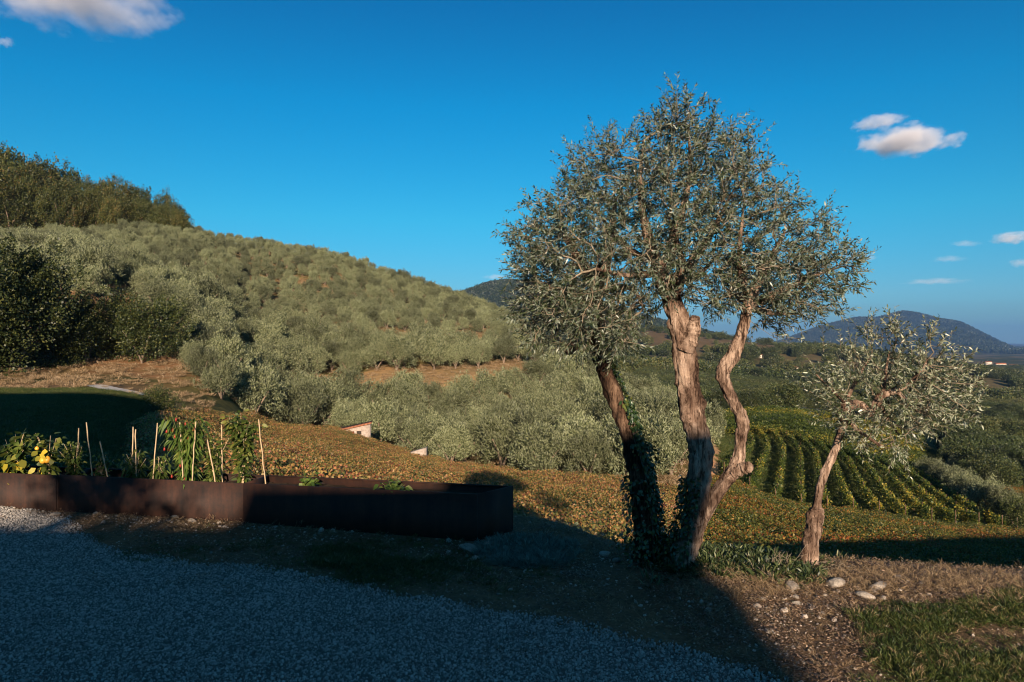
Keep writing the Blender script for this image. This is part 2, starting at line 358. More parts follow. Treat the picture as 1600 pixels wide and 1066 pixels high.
M['twig'] = simple('twig_bark', (.12, .095, .065), (.30, .24, .17), 20, .8, .2, 0)
M['cane'] = simple('bamboo_cane', (.34, .24, .14), (.52, .40, .25), 12, .7, .3, .1, .002)
M['rock'] = simple('limestone', (.20, .165, .135), (.46, .40, .33), 7, .9, .2, .6, .01, per_obj=.3)
M['pebble'] = simple('yard_pebbles', (.20, .165, .14), (.48, .41, .34), 30, .9, .2, 0, per_obj=.45)
M['gravel'] = simple('crushed_gravel', (.17, .155, .14), (.40, .37, .34), 25, .85, .3, 0, per_obj=.62)
M['soil'] = simple('planter_soil', (.035, .024, .017), (.10, .07, .05), 14, .95, .1, .9, .03)
M['wall'] = simple('lime_plaster', (.42, .36, .29), (.60, .52, .43), 2.5, .9, .2, .4, .02, c3=(.68, .61, .52))
M['stone_wall'] = simple('rubble_masonry', (.20, .15, .12), (.42, .34, .28), 4, .9, .2, .8, .05, c3=(.52, .45, .38))
M['tile'] = simple('clay_roof_tiles', (.20, .075, .04), (.42, .17, .09), 5, .85, .2, .4, .02)
M['dark_opening'] = simple('dark_opening', (.03, .025, .02), (.07, .05, .035), 4, .8, .2, 0)
M['redthing'] = simple('faded_red_paint', (.28, .03, .03), (.40, .05, .04), 5, .7, .3, 0)
def corten():
    m, nt, b = newmat('rusted_steel', .72, .35)
    tc = N(nt, 'ShaderNodeTexCoord'); co = tc.outputs['Object']
    mp = N(nt, 'ShaderNodeMapping'); mp.inputs['Scale'].default_value = (9, 9, .9); nt.links.new(co, mp.inputs[0])
    a = noise(nt, 1.4, 6, .65, mp.outputs[0]); c = noise(nt, 5, 8, .75, co); d = noise(nt, 60, 4, .7, co)
    c1 = ramp(nt, a, [(.36, (.014, .007, .005)), (.5, (.034, .014, .009)), (.66, (.072, .028, .015))])
    c2 = mixc(nt, .55, c1, ramp(nt, c, [(.38, (.014, .009, .008)), (.62, (.07, .028, .015))]))
    c3 = mixc(nt, .35, c2, ramp(nt, d, [(.3, (.02, .01, .008)), (.7, (.24, .10, .055))]), 'OVERLAY')
    nt.links.new(c3, b.inputs['Base Color']); bump(nt, b, d, .25, .003)
    return m
M['corten'] = corten()
def ground_mat():
    m, nt, b = newmat('ground_cover', .95, .12)
    at = N(nt, 'ShaderNodeVertexColor'); at.layer_name = 'tint'
    g = N(nt, 'ShaderNodeNewGeometry'); P = g.outputs['Position']
    f1 = noise(nt, 1.3, 6, .7, P); f2 = noise(nt, 26, 6, .75, P); f3 = noise(nt, .05, 8, .7, P)
    r1 = ramp(nt, f1, [(.3, (.65, .68, .62)), (.7, (1.3, 1.24, 1.18))])
    r2 = ramp(nt, f2, [(.3, (.55, .56, .56)), (.7, (1.45, 1.4, 1.35))])
    r3 = ramp(nt, f3, [(.3, (.62, .70, .66)), (.7, (1.35, 1.22, 1.1))])
    c = mixc(nt, 1.0, at.outputs[0], r1, 'MULTIPLY'); c = mixc(nt, 1.0, c, r2, 'MULTIPLY'); c = mixc(nt, 1.0, c, r3, 'MULTIPLY')
    nt.links.new(c, b.inputs['Base Color'])
    bump(nt, b, f2, .8, .03)
    return m
M['ground'] = ground_mat()

# ------------------------------------------------------------------ the ground sheet
def gridaxis(neg, pos, d0, g, flatr=0.0):
    out = []
    for lim in (pos, -neg):
        a = [0.0]
        while a[-1] < lim: a.append(a[-1]+(d0 if a[-1] < flatr else max(d0, (a[-1]-flatr)*g+d0)))
        out.append(a)
    return np.array([-v for v in out[1][::-1][:-1]]+out[0])
def px_of(X, Y): return 800+X/np.maximum(Y, .5)*F
GRAV = np.array([(-9, 8.6), (-5.09, 7.35), (-4.22, 6.96), (-3.5, 6.15), (-2.9, 5.70), (-1.9, 5.42), (-1.345, 5.18), (-.66, 4.77), (-.28, 4.66), (.197, 4.545), (.564, 4.30), (1.05, 4.0), (1.435, 3.66), (3, 2.3), (6, .5), (9, -2)])
def grav_edge(X, Y): return np.interp(X, GRAV[:, 0], GRAV[:, 1])-Y+0.22*fbm(X, Y, .45, 3)      # > 0 on the gravel
_fa = np.array([(-100, 80), (285, 80), (300, 76), (318, 72), (350, 66), (430, 66), (520, 68.5), (620, 66), (720, 57.5), (820, 46), (920, 45), (1020, 48), (1085, 54), (1112, 80), (1118, 300)])
_ta = np.array([(-100, 162), (0, 166), (100, 170), (270, 188), (330, 194), (420, 197), (720, 192), (820, 172), (900, 128), (1000, 112), (1100, 92)])
_pa = np.array([(400, 88), (520, 91.5), (620, 93.5), (740, 97.5), (850, 105), (900, 109)])
_ga = np.array([(520, 109.5), (640, 113.5), (740, 119), (800, 126)])
def foot(px): return np.interp(px, _fa[:, 0], _fa[:, 1])
def near_vines(px): return np.interp(px, [225, 260, 400, 520, 620, 720, 820, 920, 1020, 1110, 1160, 1300, 1500, 1700], [26, 37, 58, 64, 61, 53, 43, 40, 41, 41, 47, 46, 44, 44])
gx = gridaxis(-13000, 15000, 0.06, 0.0155, 4.5); gy = gridaxis(-300, 17500, 0.06, 0.0125, 7.5)
GX, GY = np.meshgrid(gx, gy); GZ = height(GX, GY)
nx, ny = len(gx), len(gy)
px = px_of(GX, GY)
def col(*c): return np.array(c, float)
T = np.zeros(GX.shape+(3,)); T[:] = col(.17, .115, .078)
def paint(mask, c):
    global T
    mk = np.clip(mask, 0, 1)[..., None]; T = T*(1-mk)+np.asarray(c)*mk
n1 = fbm(GX, GY, 2.2, 4); n2 = fbm(GX+90, GY, 14, 4); n3 = fbm(GX, GY-300, 90, 5)
paint(sstep(8.2, 10.5, GY), col(.10, .095, .035))
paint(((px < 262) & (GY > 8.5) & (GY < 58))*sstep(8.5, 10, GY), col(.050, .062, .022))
paint(((px > 225) & (GY > 12) & (GY < near_vines(px)+1)).astype(float), col(.12, .085, .03))
olv = (GY > foot(px)-5) & (GY < 260) & (px < 1125)
paint(olv.astype(float), col(.23, .155, .085)); paint(olv*sstep(.0, .12, n2), col(.13, .115, .045)); paint(((px < 320) & (GY > 57) & (GY < 90))*1.0, col(.22, .13, .075))
paint(((px < 330) & (GY > 44) & (GY < 62))*sstep(-.1, .1, n1+.04), col(.17, .12, .06))
paint(sstep(262, 300, px+n1*90)*sstep(425, 385, px+n2*90)*sstep(38, 43, GY+n1*8)*sstep(68, 62, GY+n1*8)*sstep(-.05, .12, n2+n1*.5), col(.12, .11, .045))
_mound = np.exp(-((GX+30)/8)**2-((GY-44)/6)**2)
paint(sstep(.25, .5, _mound+n1*.4), col(.20, .13, .085))
pth = (px > 440) & (px < 880) & (np.abs(GY-np.interp(px, _pa[:, 0], _pa[:, 1])) < 5.5)
paint(((px < 1125) & (GY > 112) & (GY < 260))*sstep(-.12, .05, n1+n2*.5), col(.105, .095, .042))
paint(pth.astype(float), col(.34, .23, .125))
paint(((px > 500) & (px < 800) & (np.abs(GY-np.interp(px, _ga[:, 0], _ga[:, 1])) < 3))*1.0, col(.32, .22, .12))
paint(((px > 1085) & (px < 1135) & (GY > 46) & (GY < 84))*1.0, col(.50, .29, .17))
rowsreg = (px > 1125) & (GY > 50) & (GY < 150)
paint(rowsreg*1.0, col(.055, .075, .020))
_edge_path = np.abs(px-np.interp(GY, [50, 58, 75, 100, 140], [1570, 1530, 1490, 1462, 1440])) < 12
paint((_edge_path & (GY > 50) & (GY < 140))*1.0, col(.22, .15, .08))
far = sstep(150, 200, GY)*(px > 1000)+sstep(230, 300, GY)*(px <= 1000)
paint(far, col(.055, .062, .024))
fld = (GY > 230)
paint(fld*sstep(-.01, .02, n3)*(GY < 5000), col(.125, .10, .050))
paint(fld*sstep(-.05, -.09, n3)*(GY < 5000), col(.045, .055, .020))
brow = (GY > 600) & (GY < 1500) & (px > 900)
paint(brow*sstep(-12, -5, GZ), col(.15, .105, .060))
paint((GY > 1750)*sstep(-45, -20, GZ), col(.035, .045, .022))
paint((GY > 4000)*sstep(-20, -48, GZ)*sstep(-.05, .08, fbm(GX, GY, 900, 3)), col(.11, .10, .05))
i = np.arange(ny-1)[:, None]*nx+np.arange(nx-1)[None]
Qg = np.stack([i, i+1, i+nx+1, i+nx], -1).reshape(-1, 4)
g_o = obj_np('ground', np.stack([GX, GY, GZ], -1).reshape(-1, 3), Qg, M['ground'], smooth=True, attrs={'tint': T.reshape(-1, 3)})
tag(g_o, kind='structure')
print('ground', nx, ny)

# gravel yard: a sheet just above the ground
ax = np.arange(-9, 7.5, .07); ay = np.arange(-6, 8.4, .07)
AX, AY = np.meshgrid(ax, ay); inside = grav_edge(AX, AY) > 0
i = np.arange(len(ay)-1)[:, None]*len(ax)+np.arange(len(ax)-1)[None]
keep = inside[:-1, :-1] & inside[1:, :-1] & inside[:-1, 1:] & inside[1:, 1:]
i = i[keep]; Qv = np.stack([i, i+1, i+len(ax)+1, i+len(ax)], -1)
yard = obj_np('gravel_yard', np.stack([AX, AY, height(AX, AY)+.005], -1).reshape(-1, 3), Qv, simple('gravel_bed', (.07, .063, .056), (.18, .16, .145), 40, .9, .25, .9, .01), smooth=True)
tag(yard, kind='structure')

# ------------------------------------------------------------------ scattering (only for what nobody could count)
def scatter(name, pts, protos, smin, smax, mat=None, tilt=.15, scales=None, rots=None, label=None):
    pts = np.asarray(pts, np.float32); n = len(pts)
    me = bpy.data.meshes.new(name); me.vertices.add(n); me.vertices.foreach_set('co', pts.ravel())
    if rots is None: rots = np.stack([rng.normal(0, tilt, n), rng.normal(0, tilt, n), rng.uniform(0, 6.283, n)], 1)
    sc = rng.uniform(smin, smax, n) if scales is None else scales
    a = me.attributes.new('rot', 'FLOAT_VECTOR', 'POINT'); a.data.foreach_set('vector', np.asarray(rots, np.float32).ravel())
    a = me.attributes.new('scl', 'FLOAT', 'POINT'); a.data.foreach_set('value', np.asarray(sc, np.float32))
    a = me.attributes.new('idx', 'INT', 'POINT'); a.data.foreach_set('value', rng.integers(0, len(protos), n).astype(np.int32))
    if mat: me.materials.append(mat)
    o = link(bpy.data.objects.new(name, me))
    ng = bpy.data.node_groups.new(name+'_spread', 'GeometryNodeTree')
    ng.interface.new_socket('Geometry', in_out='INPUT', socket_type='NodeSocketGeometry'); ng.interface.new_socket('Geometry', in_out='OUTPUT', socket_type='NodeSocketGeometry')
    gi = ng.nodes.new('NodeGroupInput'); go = ng.nodes.new('NodeGroupOutput')
    gti = ng.nodes.new('GeometryNodeGeometryToInstance')
    for p in reversed(protos):
        oi = ng.nodes.new('GeometryNodeObjectInfo'); oi.inputs['Object'].default_value = p; oi.inputs['As Instance'].default_value = True
        ng.links.new(oi.outputs['Geometry'], gti.inputs[0])
    iop = ng.nodes.new('GeometryNodeInstanceOnPoints')
    def named(nm, t):
        q = ng.nodes.new('GeometryNodeInputNamedAttribute'); q.data_type = t; q.inputs['Name'].default_value = nm
        return next(s for s in q.outputs if s.enabled and s.name == 'Attribute')
    ng.links.new(gi.outputs[0], iop.inputs['Points'])
    ng.links.new(gti.outputs[0], iop.inputs['Instance']); iop.inputs['Pick Instance'].default_value = True
    ng.links.new(named('idx', 'INT'), iop.inputs['Instance Index'])
    ng.links.new(named('rot', 'FLOAT_VECTOR'), iop.inputs['Rotation']); ng.links.new(named('scl', 'FLOAT'), iop.inputs['Scale'])
    ng.links.new(iop.outputs[0], go.inputs[0])
    md = o.modifiers.new('spread', 'NODES'); md.node_group = ng
    tag(o, kind='stuff')
    return o
def proto(name, V, Fq, mat, smooth=False):
    """source shape for a scatter; never linked to the scene itself"""
    return bpy.data.objects.new(name, mesh_np(name, V, Fq, mat, smooth))
def unit(v): return v/(np.linalg.norm(v, axis=-1, keepdims=True)+1e-9)
def cards(P, A, L, W, fold=.0):
    """kite-shaped leaf faces at P along A"""
    n = len(P); A = unit(A); B = unit(np.cross(A, rng.normal(size=(n, 3)))); L = np.broadcast_to(np.asarray(L, float), (n,))[:, None]; W = np.broadcast_to(np.asarray(W, float), (n,))[:, None]
    C = np.cross(A, B)
    V = np.stack([P, P+A*L*.5+B*W+C*fold*W, P+A*L, P+A*L*.5-B*W+C*fold*W], 1).reshape(-1, 3)
    Q = np.arange(4*n).reshape(-1, 4)
    return V, Q
def leaves(P, A, S, L, W, droop=.25):
    """leaves of six points: P base, A direction, S sideways, bent down by DROOP"""
    n = len(P); A = unit(A); S = unit(S-A*np.sum(A*S, 1, keepdims=True)); L = np.broadcast_to(np.asarray(L, float), (n,))[:, None]; W = np.broadcast_to(np.asarray(W, float), (n,))[:, None]
    D = np.array([0, 0, -1.0])*L*droop; U = unit(np.cross(A, S))*W*.25
    V = np.stack([P, P+A*L*.35+S*W+D*.1+U, P+A*L*.35-S*W+D*.1+U, P+A*L*.72+S*W*.75+D*.5+U, P+A*L*.72-S*W*.75+D*.5+U, P+A*L+D], 1).reshape(-1, 3)
    b = np.arange(n)[:, None]*6
    T = np.concatenate([b+[0, 2, 1], b+[3, 4, 5]]); Q = b+[1, 2, 4, 3]
    return V, [Q, T]
def ball_dirs(n): return unit(rng.normal(size=(n, 3)))
def crown_pts(lobes, n, shell=.72):
    """points in the outer part of a union of lobes (x, y, z, r, squash)"""
    lobes = np.asarray(lobes, float); w = lobes[:, 3]**2; k = rng.choice(len(lobes), n, p=w/w.sum())
    d = ball_dirs(n); r = lobes[k, 3]*(shell+(1-shell)*rng.random(n)**.6)*(1+.13*rng.normal(size=n))
    P = lobes[k, :3]+d*r[:, None]*np.stack([np.ones(n), np.ones(n), lobes[k, 4]], 1)
    return P, d
def tree_parts(H, Wd, trunk_h, nl, ncards, L, W, up, mat_l, mat_t, name, lobes_r=.30, limb_r=.12, multi=3, low=.15):
    """crown mesh and trunk mesh of one tree, base at the origin"""
    lobes = []
    for k in range(nl):
        th = k*2.399+rng.uniform(-.5, .5); q = math.sqrt((k+.6)/nl); zf = rng.uniform(low, 1)
        rad = q*Wd*.5*(1-.55*max(0, zf-.45)/.55)*rng.uniform(.7, 1.05)*.78
        lobes.append((math.cos(th)*rad, math.sin(th)*rad, trunk_h+(H-trunk_h)*(.08+.74*zf), Wd*lobes_r*rng.uniform(.7, 1.2), .85))
    big_ = int(ncards*.82); P, d = crown_pts(lobes, big_, .55)
    # loose tufts that break the outline
    nt_ = 46; k = rng.integers(0, len(lobes), nt_); dd = ball_dirs(nt_)+[0, 0, .5]; dd = unit(dd); base = np.array([l[:3] for l in lobes])[k]+dd*np.array([l[3] for l in lobes])[k][:, None]*rng.uniform(.95, 1.35, nt_)[:, None]
    j = rng.integers(0, nt_, ncards-big_); P = np.concatenate([P, base[j]+rng.normal(size=(len(j), 3))*Wd*.030*[1, 1, 1.5]]); d = np.concatenate([d, dd[j]])
    q1 = fbm(P[:, 0]+P[:, 2]*.8+nl*7.7, P[:, 1]-P[:, 2]*.6, Wd*.13, 2); kp = q1 > -.10; P, d = P[kp], d[kp]; ncards = len(P)
    P[:, 2] = np.maximum(P[:, 2], trunk_h*.55+rng.uniform(0, .3, ncards)*H*.1)
    A = d*.6+np.array([0, 0, up])+rng.normal(size=(ncards, 3))*.55
    V, Q = cards(P, A, rng.uniform(.7, 1.3, ncards)*L, rng.uniform(.7, 1.3, ncards)*W)
    crown = mesh_np(name+'_crown', V, Q, mat_l)
    mb = MB()
    for k in range(multi):
        th = k*6.283/multi+rng.uniform(-.4, .4); lb = lobes[rng.integers(len(lobes))]
        tip = np.array([math.cos(th)*Wd*.27, math.sin(th)*Wd*.27, trunk_h+(H-trunk_h)*.5])
        p = spline([(0, 0, -.25), (rng.uniform(-.05, .05), rng.uniform(-.05, .05), trunk_h*.4), tip*np.array([.35, .35, .45])+[0, 0, trunk_h*.25], tip], 8)
        mb.tube(p, np.linspace(limb_r, limb_r*.3, 8), 7, .12)
    V2 = np.concatenate(mb.V); trunk = mesh_np(name+'_trunk', V2, [np.concatenate(mb.Q), np.concatenate(mb.T)], mat_t, smooth=True)
    return crown, trunk
def place_tree(kind, meshes, loc, s, rz, label, cat, group=None, sz=None):
    t = empty(kind, loc, rz); t.scale = (s, s, sz or s)
    for nm, me in (('crown', meshes[0]), ('trunk', meshes[1])):
        link(bpy.data.objects.new(nm, me), t)
    return tag(t, label, cat, group)
ORD = 'first second third fourth fifth sixth seventh eighth ninth tenth eleventh twelfth thirteenth fourteenth fifteenth sixteenth seventeenth eighteenth nineteenth twentieth'.split()
def ordn(k):
    if k < 20: return ORD[k]
    tens = 'twenty thirty forty fifty sixty seventy eighty ninety'.split(); q, r = divmod(k+1, 10)
    return (tens[q-2]+'-'+ORD[r-1]) if r else (tens[q-2][:-1]+'ieth')

# ------------------------------------------------------------------ house and trees behind the camera, whose shadows fall on the yard
def block_house(name, x0, x1, y1, depth, h, ridge_h, label, nwin):
    t = empty(name, ((x0+x1)/2, y1, 0)); w = x1-x0
    mb = MB(); mb.box((0, -depth/2, h/2-.3), (w, depth, h+.6)); mb.build('wall', M['wall'], t)
    r = MB(); e = .35; v = [(-w/2-e, e, h), (w/2+e, e, h), (w/2+e, -depth-e, h), (-w/2-e, -depth-e, h), (-w/2-e, -depth/2, h+ridge_h), (w/2+e, -depth/2, h+ridge_h)]
    r.add(v, Q=[[0, 1, 5, 4], [2, 3, 4, 5], [3, 2, 1, 0]], T=[[0, 4, 3], [1, 2, 5]]); r.build('roof', M['tile'], t)
    for k in range(nwin):
        x = -w/2+w*(k+.5)/nwin
        f = MB(); f.box((x, .02, 1.6), (1.0, .09, 1.3)); fo = f.build('window', M['dark_opening'], t)
        s = MB(); s.box((x, .06, .9), (1.2, .18, .08)); s.build('sill', M['wall'], fo)
    d = MB(); d.box((w*.18+.9, .02, 1.05), (1.0, .09, 2.1)); d.build('door', M['bark2'], t)
    return tag(t, label, 'house')
block_house('farmhouse_wing', -3.75, -.64, -12, 5, 4.80, .2, 'low plastered wing of the farmhouse beside the gravel yard', 4)
block_house('farmhouse', 1.32, 2.72, -12, 7, 5.51, .3, 'narrow plastered farmhouse gable at the edge of the gravel yard', 1)
block_house('farmhouse', -.60, 1.28, -12, 6, 5.14, .2, 'plastered middle part of the farmhouse between wing and gable', 2)
tb = empty('barn', (-3.9, -12, 0)); mb = MB()
mb.add([(0, 0, -.3), (-13, 0, -.3), (-38, 0, -.3), (0, 0, 5.9), (-13, 0, 12.5), (-38, 0, 12.5), (0, -9, -.3), (-13, -9, -.3), (-38, -9, -.3), (0, -9, 5.9), (-13, -9, 12.5), (-38, -9, 12.5)], Q=[[0, 1, 4, 3], [1, 2, 5, 4], [6, 9, 10, 7], [7, 10, 11, 8], [0, 3, 9, 6], [2, 8, 11, 5]]); mb.build('wall', M['wall'], tb)
r = MB(); r.add([(.3, .3, 5.8), (-13, .3, 12.55), (-38.3, .3, 12.55), (.3, -9.3, 5.8), (-13, -9.3, 12.55), (-38.3, -9.3, 12.55), (.3, .3, 5.95), (-13, .3, 12.75), (-38.3, .3, 12.75), (.3, -9.3, 5.95), (-13, -9.3, 12.75), (-38.3, -9.3, 12.75)], Q=[[0, 1, 4, 3], [1, 2, 5, 4], [6, 7, 10, 9], [7, 8, 11, 10], [0, 6, 7, 1], [1, 7, 8, 2], [3, 4, 10, 9], [4, 5, 11, 10], [0, 3, 9, 6], [2, 8, 11, 5]]); r.build('roof', M['tile'], tb)
for k in range(5): q = MB(); q.box((-4-7*k, .02, 2.2), (1.6, .1, 2.0)); q.build('window', M['dark_opening'], tb)
tag(tb, 'tall plastered barn with a sloping roof beside the farmhouse wing', 'barn')

gtm = tree_parts(1.25, 2.1, .25, 9, 2600, .10, .03, .2, M['dark'], M['bark2'], 'garden_tree', .15, .05, low=.0)
gt_ = empty('garden_tree', (-3.05, -6, 0)); c_ = link(bpy.data.objects.new('crown', gtm[0]), gt_); c_.location = (0, 0, 2.85); mb = MB(); mb.tube([(0, 0, -.2), (.05, 0, 1.3), (0, .05, 2.2), (-.15, .05, 3.2)], [.08, .065, .05, .02], 8, .1)
for q in ((-.9, 3.4), (.8, 3.2), (.35, 3.6), (-.4, 3.7)): mb.tube([(0, .05, 2.1), (q[0]*.5, .03, 2.7), (q[0], 0, q[1])], [.045, .035, .015], 6, .1)
mb.build('trunk', M['bark2'], gt_); tag(gt_, 'small garden tree between the farmhouse wing and the gravel', 'tree')

gtm2 = tree_parts(2.6, .7, .2, 12, 2600, .12, .035, .2, M['dark'], M['bark2'], 'corner_tree', .16, .05, low=.0)
gt2 = empty('corner_tree', (2.28, -9, 0)); c_ = link(bpy.data.objects.new('crown', gtm2[0]), gt2); c_.location = (0, 0, 2.6); mb = MB(); mb.tube([(0, 0, -.2), (.05, 0, 1.6), (0, .05, 3.2), (-.05, .05, 4.6)], [.09, .07, .05, .02], 8, .1)
for q in ((-.3, 4.2), (.3, 4.0), (.2, 4.7)): mb.tube([(0, .05, 2.9), (q[0]*.5, .03, 3.5), (q[0], 0, q[1])], [.045, .03, .012], 6, .1)
mb.build('trunk', M['bark2'], gt2); tag(gt2, 'slim leafy tree at the corner of the farmhouse gable', 'tree')

# ------------------------------------------------------------------ groves, shrubs and woods on the slopes
ol = [tree_parts(4.7, 5.3, .45, 26, 14000, .22, .032, .95, M['olive_far'], M['bark2'], f'grove{k}', .17, .15) for k in range(6)]
cand = []
def row_of(ylist, dx, tag_, jit):
    for r, y0 in enumerate(ylist):
        for x in np.arange(-135, 60, dx)+rng.uniform(0, dx):
            X = x+rng.uniform(-jit, jit); Y = y0+rng.uniform(-jit, jit)*.8+.05*(x); p = px_of(X, Y)
            if p < -70 or p > 1118 or Y < foot(p)+1.2 or Y > np.interp(p, _ta[:, 0], _ta[:, 1]): continue
            dp = Y-np.interp(p, _pa[:, 0], _pa[:, 1])
            if 440 < p < 860 and -8.5 < dp < 2.6: continue
            if 520 < p < 790 and -5.5 < Y-np.interp(p, _ga[:, 0], _ga[:, 1]) < 2.4: continue
            if 178 < p < 236 and 74 < Y < 91: continue
            
            if rng.random() < .03: continue
            cand.append((X, Y, p, tag_, r))
row_of(np.arange(46, 112, 4.0), 3.5, 'lower grove', .7)
row_of(np.arange(115, 200, 5.8), 2.5, 'upper hillside', .45)
cand = np.array(cand, dtype=object)
Yv = cand[:, 1].astype(float); order = np.argsort(Yv); near_idx = order[:300]
rest = order[300:]
groups = {}
for k in near_idx: groups.setdefault((cand[k][3], cand[k][4]), []).append(cand[k])
nr = {'lower grove': 0, 'upper hillside': 0}; nolive = 0
for key in sorted(groups, key=lambda q: (q[0], q[1])):
    ri = nr[key[0]]; nr[key[0]] += 1
    for c_i, c in enumerate(sorted(groups[key], key=lambda q: q[2])):
        X, Y = float(c[0]), float(c[1]); s = rng.uniform(.84, 1.16)*(1.0 if key[0] == 'lower grove' else rng.uniform(.56, .74))
        lab = f"silver-green olive tree, {ordn(c_i)} from the left in the {ordn(ri)} row of the {key[0]}"
        place_tree('olive_tree', ol[rng.integers(6)], (X, Y, hz(X, Y)), s, rng.uniform(0, 6.28), lab, 'tree', 'olive trees in rows on the hillside', s*rng.uniform(.78, 1.0)); nolive += 1
print('olives', nolive, 'rest', len(rest))
def joined(pair, name):
    me = bpy.data.meshes.new(name); import bmesh
    bm = bmesh.new(); bm.from_mesh(pair[0]); n0 = len(bm.faces); bm.from_mesh(pair[1])
    for k, f in enumerate(bm.faces): f.material_index = 0 if k < n0 else 1
    bm.to_mesh(me); bm.free(); me.materials.append(pair[0].materials[0]); me.materials.append(pair[1].materials[0])
    return bpy.data.objects.new(name, me)
olp = [joined(ol[k], f'distant_olive_{k}') for k in range(3)]
XY = np.array([(c[0], c[1]) for c in cand[rest]], float)
scatter('olive_woods', np.column_stack([XY, height(XY[:, 0], XY[:, 1])]), olp, .50, .72, tilt=.08)

# tall hillside wood at the top
oakm = [tree_parts(12, 11.5, .6, 24, 17000, .40, .12, .15, M['oak'], M['bark2'], f'oak{k}', .26, .3, low=.0) for k in range(4)]
sky_p = [(-90, 232), (0, 229), (35, 233), (60, 248), (90, 252), (120, 268), (150, 280), (170, 274), (190, 278), (215, 292), (240, 290), (262, 303), (285, 322), (298, 338), (305, 352)]
k = 0
for row, (ya, n) in enumerate(((212, 13), (198, 14), (186, 14))):
    for j in range(n):
        p = -75+(372-row*3)*(j+.5)/n+rng.uniform(-6, 6); Y = ya+rng.uniform(-4, 4)-max(0, p-200)*.02; X = (p-800)/F*Y; z = hz(X, Y)
        gpy = 533-(z-EYE)/Y*F; top = np.interp(p, [q[0] for q in sky_p], [q[1] for q in sky_p])
        hgt = max(4.5, (gpy-top)*Y/F)*(1.0 if row == 0 else rng.uniform(.62, .86)); s = hgt/12.2
        where = ('the skyline', 'the middle of the wood', 'the front of the wood')[row]
        place_tree('oak_tree', oakm[rng.integers(4)], (X, Y, z-.3), s*rng.uniform(.85, 1.0), rng.uniform(0, 6), f"olive-brown broadleaf tree, {ordn(j)} from the left along {where} on the hilltop", 'tree', 'broadleaf trees of the hilltop wood', s); k += 1
# big dark trees and shrubs by the lawn
drk = [tree_parts(5, 5.4, .3, 16, 12000, .17, .055, .2, M['dark'], M['bark2'], f'shrub{k}', .24, .10, low=.0) for k in range(3)]
big = tree_parts(9.6, 10.5, .1, 34, 40000, .22, .075, .15, M['dark'], M['bark2'], 'lawn_oak', .21, .35, low=.0)
def dark_tree(kind, pair, p, Y, s, lab, cat, sz=None):
    X = (p-800)/F*Y; place_tree(kind, pair, (X, Y, hz(X, Y)-.1), s, rng.uniform(0, 6), lab, cat, None, sz)
dark_tree('holm_oak', big, 22, 57, 1.0, 'huge dark holm oak at the left edge beyond the shaded lawn', 'tree')
dark_tree('holm_oak', big, -75, 52, .95, 'dark holm oak cut off by the left edge of the photo', 'tree')
dark_tree('holm_oak', big, 78, 66, .62, 'smaller dark oak tucked against the huge holm oak', 'tree')
dark_tree('hillside_shrub', drk[0], 135, 63, 1.1, 'dark green shrub nearest the huge holm oak', 'shrub')
dark_tree('hillside_shrub', drk[1], 178, 66, 1.25, 'broad green shrub in the middle of the thicket below the bare earth patch', 'shrub')
dark_tree('hillside_shrub', drk[2], 222, 64, 1.05, 'rounded green shrub over the dry grass bank, second from the thicket end', 'shrub')
dark_tree('hillside_shrub', drk[0], 262, 67, 1.0, 'green shrub at the olive grove end of the thicket', 'shrub')
dark_tree('hillside_shrub', drk[1], 300, 73, .5, 'small brownish shrub between the thicket and the first olives', 'shrub')
dark_tree('hillside_shrub', drk[1], 92, 61, .8, 'low dark shrub at the foot of the huge holm oak', 'shrub')
dark_tree('hillside_shrub', drk[2], 650, 112, .42, 'yellow-green bush in the clearing between the olive terraces', 'shrub')
dark_tree('hillside_shrub', drk[0], 682, 113, .38, 'second small bush in the clearing between the olive terraces', 'shrub')
dark_tree('vine_edge_bush', drk[2], 252, 39.5, .42, 'dark bush at the corner of the autumn vineyard and lawn', 'shrub', .36)
dark_tree('vine_edge_bush', drk[1], 560, 9.3, .13, 'small dark bush just behind the rusty planter', 'shrub')

for p, Y, s, kd, lab in ((318, 60, .66, 1, 'small olive bush at the foot of the thicket, just above the vineyard corner'), (346, 57.5, .72, 4, 'olive standing alone where the vineyard corner meets the grove'), (300, 64, .5, 2, 'smallest olive bush beside the green thicket'), (398, 63, 1.05, 3, 'large rounded olive with a forked pale trunk at the top edge of the autumn vineyard')):
    X = (p-800)/F*Y; place_tree('olive_tree', ol[kd], (X, Y, hz(X, Y)-.1), s, rng.uniform(0, 6), lab, 'tree', None, s*.95)
# valley vegetation on the right
for j, (p, Y, s, kind, lab) in enumerate([(1452, 92, .85, 0, 'grey-green olive at the top of the row right of the vineyard'), (1475, 88, .9, 1, 'second olive down the row right of the vineyard'), (1492, 84, .9, 2, 'third olive down the row right of the vineyard'), (1512, 79, .92, 3, 'fourth olive down the row right of the vineyard'), (1530, 75, .9, 4, 'fifth olive down the row right of the vineyard'), (1550, 72, .95, 5, 'sixth olive down the row right of the vineyard'), (1572, 69, .9, 0, 'lowest olive of the row right of the vineyard'), (1498, 108, .8, 1, 'olive standing behind the row right of the vineyard'), (1525, 106, .8, 2, 'farther olive standing behind the row right of the vineyard')]):
    X = (p-800)/F*Y; place_tree('olive_tree', ol[kind], (X, Y, hz(X, Y)-.2), s, rng.uniform(0, 6), lab, 'tree', None, s*.8)
dark_tree('hillside_shrub', drk[1], 1560, 62, .55, 'dark bush under the lowest olive right of the vineyard', 'shrub')
dark_tree('hillside_shrub', drk[2], 1590, 60, .6, 'yellowing bush at the right edge below the olive row', 'shrub')

